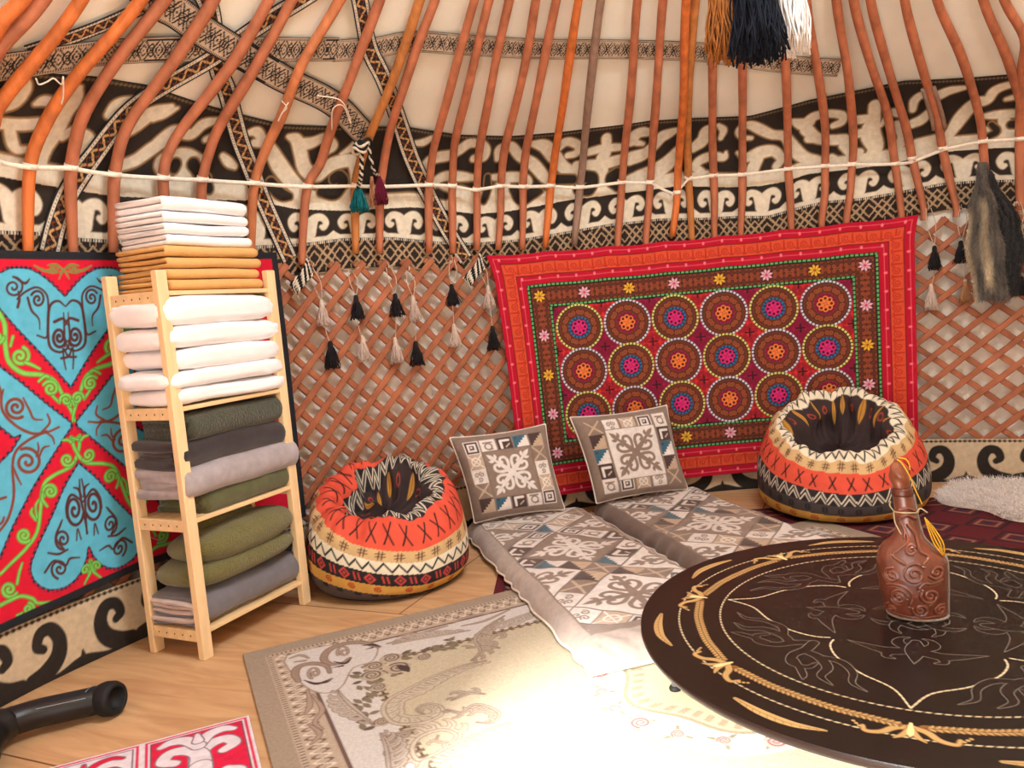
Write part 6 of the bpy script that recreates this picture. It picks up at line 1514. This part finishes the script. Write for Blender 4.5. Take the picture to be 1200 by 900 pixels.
tassel_cord('tassel cord with black tassel above a pale one, second from the red hanging', (530, 305), (529, 335, 530, 358), (532, 383, 535, 406), True, 43)
tassel_cord('tassel cord with pale tassel above a black one, touching the red hanging', (560, 304), (572, 338, 574, 361), (577, 384, 579, 410), False, 53)
tassel_cord('tassel cord with black tassel above a pale one, just right of the red hanging', (1088, 244), (1095, 290, 1096, 316), (1091, 336, 1092, 363), True, 63)
tassel_cord('tassel cord with black tassel above a light brown one, left beside the hanging fur', (1128, 244), (1126, 284, 1127, 308), (1131, 331, 1132, 354), True, 73, material('light_brown_yarn', (168, 120, 84), 0.95, 0.15, 50))
tassel_cord('tassel cord with pale tassel above a black one at the right edge of the photo', (1192, 236), (1196, 272, 1198, 300), (1197, 326, 1199, 346), False, 83)
# big wool tassels hanging from the crown
def wool(label, px, dist, bottom_px, r1, mat, n, seed, L=0.34):
    b = at_depth(np.array(bottom_px, float), dist); top = b+[0, 0, L]
    t = thing('yarn_tassel', label, 'tassel', b, 0, 'big yarn tassels'); mb = MB(); yarn(mb, top, L, r1*0.45, r1, n, seed, 0.0030, 0.16, seg=10); mb.build('yarn', mat, t)
    rr_ = math.hypot(top[0]-CX, top[1]-CY); zr = float(np.interp(-rr_, -PROF[::1, 0], PROF[:, 1]))
    mb = MB(); mb.tube(np.array([top-[0, 0, 0.03], top+[0.004, 0.0, (zr-top[2])*0.5], [top[0], top[1], zr+0.03]]), 0.004, 6); mb.build('hanging_cord', M_cordw, t)
    mb = MB(); mb.lathe([(0.0, 0.03), (r1*0.3, 0.02), (r1*0.48, -0.01), (r1*0.5, -0.05), (0, -0.06)], 16, top); mb.build('binding', mat, t)
wool('big brown yarn tassel hanging at the top, left of the navy one', (850, 40), 2.80, (856, 71), 0.072, M_brnw, 230, 1)
wool('big dark navy yarn tassel, middle of the three hanging at the top', (885, 40), 2.66, (888, 70), 0.080, M_navy, 330, 2)
wool('big white yarn tassel hanging at the top, right of the navy one', (930, 40), 2.82, (925, 62), 0.064, M_wht, 230, 3)
# knot of the wide band with its teal and burgundy tassels
M_bw = material('black_white_twist', None, 0.9, 0.05, 60)
kp = wall_pt((430, 163), 3.12); a0 = math.atan2(kp[0]-CX, kp[1]-CY)
th_, s_ = hit(np.array([(430., 158.), (424., 172.), (421., 237.), (438., 200.), (446., 230.)]), -0.05); KP = surf(th_, s_, -0.05)
knot = thing('band_tassel', 'knotted band end with teal and burgundy tassels tied to the tan pole', 'tassel', KP[1])
def twist(mb, P, r, turns, n=5):
    P = cr(P, 12); k = len(P); t = np.linspace(0, 1, k)
    for s_, c in ((0, (30, 27, 28)), (PI, (224, 214, 196))):
        Q = P+np.stack([r*0.7*np.cos(t*turns*2*PI+s_), r*0.7*np.sin(t*turns*2*PI+s_), 0*t], 1); mb.tube(Q, r*0.8, n, True, c)
mb = MB(); K0 = KP[1]
for q in range(4):
    a_ = np.linspace(0, 2*PI, 22); P = K0+np.stack([0.030*np.cos(a_)+0.01*q-0.015, 0.030*np.sin(a_)*0.9, 0.012*np.sin(a_*2+q)+0.012*(q-1.5)], 1); mb.tube(P, 0.0075, 6, True, (30, 27, 28) if q % 2 else (214, 200, 178))
mb.build('knot', M_bw, knot, colour=True)
mb = MB(); twist(mb, np.array([K0, (K0+KP[2])/2+[0.004, -0.01, 0], KP[2]+[0, 0, 0.07]]), 0.009, 7); twist(mb, np.array([K0+[0.03, 0, 0], KP[3], KP[4]+[0, 0, 0.10]]), 0.007, 5); mb.build('twisted_cord', M_bw, knot, colour=True)
mb = MB(); yarn(mb, KP[2]+[0, 0, 0.07], 0.115, 0.008, 0.048, 130, 5, 0.0022, 0.1); mb.build('teal_tassel', material('teal_yarn', (14, 104, 112), 0.95, 0.2, 40), knot)
mb = MB(); yarn(mb, KP[4]+[0, 0, 0.10], 0.14, 0.008, 0.036, 80, 6, 0.0022, 0.2); mb.build('burgundy_tassel', material('burgundy_yarn', (104, 22, 46), 0.95, 0.25, 40), knot)
mb = MB(); yarn(mb, KP[4]+[-0.035, 0, 0.10], 0.15, 0.006, 0.020, 26, 8, 0.0020, 0.3); mb.build('frayed_threads', material('frayed_yarn', (190, 130, 96), 0.95, 0.25, 40), knot)
# tied ends of two zigzag bands at the lattice top
for lab, px in (('knotted black and white band end tied to the lattice beside the shelf', (353, 326)), ('knotted black and white band end tied to the lattice beside the red hanging', (556, 318))):
    K0 = wall_pt(px, 3.20); t = thing('band_knot', lab, 'knot', K0, 0, 'tied band ends'); mb = MB()
    tgx = np.array([CY-K0[1], -(CX-K0[0]), 0]); tgx /= np.linalg.norm(tgx); nr_ = np.array([CX-K0[0], CY-K0[1], 0]); nr_ /= np.linalg.norm(nr_)
    for q in range(5):
        s0 = (q-2)*0.018; P = np.array([K0+tgx*(-0.055+s0*0.3)+[0, 0, 0.055+s0], K0+nr_*0.016+tgx*(-0.01)+[0, 0, 0.01+s0*0.8], K0+tgx*(0.05+s0*0.4)+[0, 0, -0.055+s0*0.6]])
        twist(mb, P, 0.0062, 4)
    mb.build('wound_band', M_bw, t, colour=True)
    mb = MB(); mb.tube(cr(np.array([K0+tgx*0.03, K0+tgx*0.05+[0, 0, -0.04]+nr_*0.01, K0+tgx*0.02+[0, 0, -0.10]]), 5), 0.003, 5); mb.build('tie_string', M_cordw, t)
# white tie strings wound on two poles
for lab, pts in (('loose white string tied round the ninth slanting pole', [(330, 118), (336, 126), (330, 133), (326, 142), (333, 128), (338, 120)]), ('loose white string tied round the tenth slanting pole with a hanging loop', [(372, 112), (398, 117), (408, 132), (411, 145), (402, 124), (390, 128), (389, 152)]), ('small white bow of string tied round the leftmost long pole', [(42, 92), (46, 99), (55, 96), (63, 92), (72, 99), (74, 90), (74, 112), (72, 122)])):
    th_, s_ = hit(np.array(pts, float), -0.034); mb = MB(); mb.tube(cr(surf(th_, s_, -0.034), 6), 0.0028, 5); o = mb.build('tie_string', material('string', (236, 224, 206), 0.85), None); tag(o, lab, 'string', 'strings tied on the poles')
# ================================================================== furs
def fur(roots, dirs, length, width, cols, seed, bend=0.35):
    g = np.random.default_rng(seed); n = len(roots); d = dirs/np.linalg.norm(dirs, axis=1)[:, None]
    side = np.cross(d, g.normal(size=(n, 3))); side /= np.linalg.norm(side, axis=1)[:, None]+1e-9
    l = length*g.uniform(0.6, 1.15, n)[:, None]; w = width*g.uniform(0.7, 1.2, n)[:, None]
    mid = roots+d*l*0.55; tip = roots+d*l+np.cross(d, side)*l*bend*g.uniform(-1, 1, n)[:, None]+[0, 0, -0.12]*l
    V = np.stack([roots-side*w, roots+side*w, mid+side*w*0.8, mid-side*w*0.8, tip], 1).reshape(-1, 3)
    b = np.arange(n)[:, None]*5; F = np.concatenate([b+[0, 1, 2], b+[0, 2, 3], b+[3, 2, 4]]); C = np.repeat(cols, 5, 0)
    return V, F, C
M_fur = material('fur', None, 0.75, 0.1, 30, 0, sheen=0.2)
def pelt(name, label, axis_px, half_px, R, colour_fn, seed, n=9000, thick=0.022, flen=0.026):
    """hanging skin: outline given as centre line and half widths, real thickness, covered in hair"""
    ax = np.array(axis_px, float); hw = np.array(half_px, float)
    ns, nt = 46, 25; q = np.linspace(0, 1, len(ax)); s = np.linspace(0, 1, ns)
    cx = np.interp(s, q, ax[:, 0]); cy = np.interp(s, q, ax[:, 1]); h = np.interp(s, q, hw)
    t = np.linspace(-1, 1, nt); px = np.stack([cx[:, None]+t[None]*h[:, None]+1.5*np.sin(s[:, None]*19+t*2), cy[:, None]+0*t[None]], -1)
    c = cyl_hit(px, R); a_ = c[..., 0]/R; bul = thick*np.sqrt(np.clip(1-t**2, 0, 1))[None]*np.clip(np.sin(s*PI)[:, None]*1.6+0.2, 0, 1)+0.010*np.sin(t*9)[None]*np.sin(s*PI)[:, None]
    rr = R-bul; Fp = np.stack([CX+rr*np.sin(a_), CY+rr*np.cos(a_), c[..., 1]], -1); rb = R+0.004+0*rr; Bp = np.stack([CX+rb*np.sin(a_), CY+rb*np.cos(a_), c[..., 1]], -1)
    V = np.vstack([Fp.reshape(-1, 3), Bp.reshape(-1, 3)]); F = np.vstack([grid_faces(ns, nt), grid_faces(ns, nt)+ns*nt])
    S_, T_ = np.meshgrid(s, t, indexing='ij'); base = colour_fn(S_.ravel(), T_.ravel())
    root = thing(name, label, 'fur', Fp[0, nt//2], 0, 'furs hung on the lattice')
    obj('skin', V, F, M_fur, root, np.vstack([base, base*0.6]))
    g = np.random.default_rng(seed); k = n; ss = g.uniform(0, 1, k); tt = g.uniform(-1, 1, k); i0 = np.clip((ss*(ns-1)).astype(int), 0, ns-2); j0 = np.clip(((tt+1)/2*(nt-1)).astype(int), 0, nt-2)
    fs_, ft = ss*(ns-1)-i0, (tt+1)/2*(nt-1)-j0
    Pr = Fp[i0, j0]*((1-fs_)*(1-ft))[:, None]+Fp[i0+1, j0]*(fs_*(1-ft))[:, None]+Fp[i0, j0+1]*((1-fs_)*ft)[:, None]+Fp[i0+1, j0+1]*(fs_*ft)[:, None]
    inw = np.stack([CX-Pr[:, 0], CY-Pr[:, 1], 0*ss], 1); inw /= np.linalg.norm(inw, axis=1)[:, None]; side = np.stack([inw[:, 1], -inw[:, 0], 0*ss], 1)
    d = inw*0.45+side*(tt*0.5)[:, None]*-1+np.array([0, 0, -1.0])+g.normal(size=(k, 3))*0.22
    # keep the sideways lean pointing outwards
    cols = colour_fn(ss, tt)*g.uniform(0.75, 1.2, k)[:, None]
    V, F, C = fur(Pr, d, flen, 0.0013, cols, seed+1); o = obj('hair', V, F.astype(np.int32), M_fur, root, C, smooth=False); o['kind'] = 'stuff'
    return root
def pal(s, t):
    dark, mid, cream = lin((82, 75, 70)), lin((150, 138, 124)), lin((222, 200, 164))
    w_c = np.clip(1.25-np.abs(t+0.02*np.sin(s*20))/0.30, 0, 1)*np.clip((s-0.28)/0.08, 0, 1)*np.clip((0.97-s)/0.1, 0, 1)*(0.55+0.45*np.clip(np.sin(s*11-1.2), 0, 1))
    w_s = np.clip((np.abs(t)-0.62)/0.25, 0, 1)*0.7*np.clip((s-0.35)/0.1, 0, 1)*(t < 0)
    w_m = 0.5+0.5*np.sin(s*23+t*9)*np.cos(t*13+s*5)
    c = dark*(1-0.55*w_m[:, None])+mid*0.55*w_m[:, None]
    w = np.clip(w_c+w_s, 0, 1)[:, None]; return c*(1-w)+cream*w
pelt('hanging_fur', 'grey-brown fur with cream middle stripe hung by its head from a roof pole', [(1152, 190), (1150, 215), (1152, 245), (1153, 280), (1157, 315), (1163, 352)], [3, 8, 16, 21, 22, 18], 3.14, pal, 5)
pelt('hanging_fur', 'dark blackish fur hanging half behind the grey and cream one', [(1158, 200), (1168, 225), (1182, 255), (1188, 290), (1186, 320), (1184, 345)], [2, 7, 13, 15, 11, 6], 3.175, lambda s, t: np.repeat(lin((44, 42, 42))[None], len(s), 0)*(0.8+0.5*np.sin(s*30+t*7)**2)[:, None], 9, 5000)
mb = MB(); bp_ = wall_pt((1198, 312), 3.19); mb.lathe(cr(np.array([(0.0, 0.032), (0.022, 0.026), (0.034, 0.004), (0.028, -0.022), (0.0, -0.034)]), 5), 24, bp_); mb.tube(cr(np.array([bp_+[0, 0, 0.03], bp_+[0.005, 0.0, 0.10], bp_+[0.0, 0.03, 0.30]]), 5), 0.003, 6)
tag(mb.build('felt_ball', material('rust_felt', (150, 84, 60), 0.9, 0.15, 40, 0.5, 200), None), 'rust coloured ball on a cord at the right edge, beside the furs', 'ball')
# white sheepskin on the floor
g = np.random.default_rng(3); k = 15000; cxs, cys, ra_, rb_ = 2.66, 3.92, 0.50, 0.44
a_ = g.uniform(0, 2*PI, k); q = np.sqrt(g.uniform(0, 1, k)); shp = 1+0.10*np.sin(a_*3+0.5)+0.06*np.sin(a_*7)
X, Y = cxs+ra_*q*shp*np.cos(a_), cys+rb_*q*shp*np.sin(a_); ok = (np.hypot(X-CX, Y-CY) < 3.10) & (np.hypot(X-1.70, Y-4.22) > 0.47)
X, Y, a_, q = X[ok], Y[ok], a_[ok], q[ok]; Zb = 0.012+0.030*np.sqrt(np.clip(1-q**2, 0, 1))
d = np.stack([np.cos(a_)*0.55*q+0.35*np.sin(Y*40), np.sin(a_)*0.55*q+0.3*np.cos(X*37)-0.25, 0.75+0*a_], 1)+g.normal(size=(len(a_), 3))*0.25
cols = lin((250, 243, 239))*g.uniform(0.85, 1.05, len(a_))[:, None]
sk = thing('sheepskin_rug', 'fluffy white sheepskin on the floor at the right edge of the photo', 'sheepskin', (cxs, cys, 0.004))
V, F, C = fur(np.stack([X, Y, Zb], 1), d, 0.055, 0.0016, cols, 8, 0.5); hh = obj('wool', V, F.astype(np.int32), M_fur, sk, C, smooth=False); hh['kind'] = 'stuff'
nr, nA = 12, 60; QQ, AA = np.meshgrid(np.linspace(0, 1, nr), np.linspace(0, 2*PI, nA+1)[:-1], indexing='ij'); sh_ = 1+0.10*np.sin(AA*3+0.5)+0.06*np.sin(AA*7)
XX, YY = cxs+ra_*QQ*sh_*np.cos(AA), cys+rb_*QQ*sh_*np.sin(AA); rr = np.hypot(XX-CX, YY-CY); f_ = np.minimum(1, 3.10/rr); XX, YY = CX+(XX-CX)*f_, CY+(YY-CY)*f_
P = np.stack([XX, YY, 0.010+0.032*np.sqrt(np.clip(1-QQ**2, 0, 1))], -1); obj('hide', P.reshape(-1, 3), grid_faces(nr, nA, True), M_fur, sk, np.tile(lin((214, 200, 190)), (nr*nA, 1)))
# ================================================================== black curved tube on the floor
M_blkp = material('black_plastic', (22, 22, 24), 0.38, 0.15, 20, 0.05, 200, spec=0.5)
pts = np.array([onz(np.array(p, float), zz_) for p, zz_ in (((-26, 892), 0.058), ((-14, 864), 0.062), ((6, 848), 0.066), ((40, 837), 0.064), ((84, 827), 0.060), ((120, 819), 0.056))])
tb = thing('curved_tube', 'black curved tube with a round open end lying on the boards at the left edge', 'tube', pts[-1]*[1, 1, 0])
mb = MB(); C_ = cr(pts[2:], 10); mb.tube(C_, 0.0455-0.0*np.arange(len(C_)), 22, flat=(1.0, 0.95)); mb.build('arm', M_blkp, tb)
mb = MB(); C2 = cr(pts[:3], 10); mb.tube(np.vstack([C2]), np.linspace(0.053, 0.051, len(C2)), 22); mb.build('elbow', M_blkp, tb)
dr = pts[-1]-pts[-2]; dr /= np.linalg.norm(dr); dr = np.array([dr[0], dr[1], 0]); dr /= np.linalg.norm(dr); dr_arm = dr.copy(); dr = dr+np.array([0.25, -0.75, 0.1]); dr /= np.linalg.norm(dr); sd_ = np.array([dr[1], -dr[0], 0]); sd_ /= np.linalg.norm(sd_); ax_ = np.stack([sd_, np.array([0, 0, 1.]), dr], 1)
ax_ = np.stack([sd_, np.cross(dr, sd_), dr], 1)
mb = MB(); mb.lathe([(0.040, -0.014), (0.0500, -0.010), (0.0540, 0.004), (0.0540, 0.030), (0.049, 0.043), (0.038, 0.046), (0.035, 0.041), (0.033, 0.018), (0.0, 0.014)], 36, pts[-1]+dr*0.012, axis=ax_); mb.build('end_cup', material('matt_black_rubber', (26, 26, 28), 0.6, 0.1, 20, 0.05), tb)
M_silv = material('silver_edge', (180, 180, 184), 0.3, 0, metal=0.8)
mb = MB(); 
for c0, r_ in ((pts[-1]-dr_arm*0.030, 0.0467), (C_[1], 0.0470)):
    a_ = np.linspace(0, 2*PI, 26); mb.tube(np.array([c0+sd_*r_*math.cos(q)+np.array([0, 0, 1.])*r_*math.sin(q) for q in a_]), 0.0012, 5)
mb.build('joint_ring', M_silv, tb)
mb = MB(); mb.tube(np.array([c+np.array([0.10, -0.55, 0.45])/0.718*0.0450 for c in C_[3:-4]]), 0.0011, 5); mb.build('mould_seam', M_silv, tb)

# ================================================================== daylight: through the smoke hole and the doorway
def area(name, loc, size, target, power, colour):
    l = bpy.data.lights.new(name, 'AREA'); l.shape = 'RECTANGLE'; l.size, l.size_y = size; l.energy = power; l.color = colour
    o = bpy.data.objects.new(name, l); COL.objects.link(o); o.location = loc
    o.rotation_euler = (Vector(target)-Vector(loc)).to_track_quat('-Z', 'Y').to_euler(); return o
dx, dy = CX+3.36*math.sin(DOOR_A), CY+3.36*math.cos(DOOR_A)
area('smoke_hole_daylight', (CX-0.2, CY, 3.96), (1.0, 1.1), (-0.7, 2.0, 0), 115, (0.90, 0.96, 1.0))
area('doorway_daylight', (dx, dy, 0.95), (1.6, 1.6), (CX, CY+0.8, 0.9), 36, (0.90, 0.96, 1.0))
s_ = bpy.data.lights.new('sun', 'SUN'); s_.energy = 42.0; s_.angle = rad(7); s_.color = (1.0, 0.97, 0.93)
so = bpy.data.objects.new('sun', s_); COL.objects.link(so); so.rotation_euler = Vector((0.47*math.cos(rad(24.6)), 0.885*math.cos(rad(24.6)), -math.sin(rad(24.6)))).to_track_quat('-Z', 'Y').to_euler()
W = bpy.data.worlds.new('sky'); sc.world = W; W.use_nodes = True
bg = W.node_tree.nodes['Background']; bg.inputs['Color'].default_value = (0.78, 0.88, 1.0, 1); bg.inputs['Strength'].default_value = 0.35
sc.view_settings.view_transform = 'Standard'; sc.view_settings.look = 'None'; sc.view_settings.gamma = 1.0; sc.view_settings.exposure = 0.0; sc.view_settings.use_curve_mapping = False
sc.cycles.max_bounces = 8; sc.cycles.diffuse_bounces = 5
try:
    sc.cycles.use_denoising = True
except Exception: pass
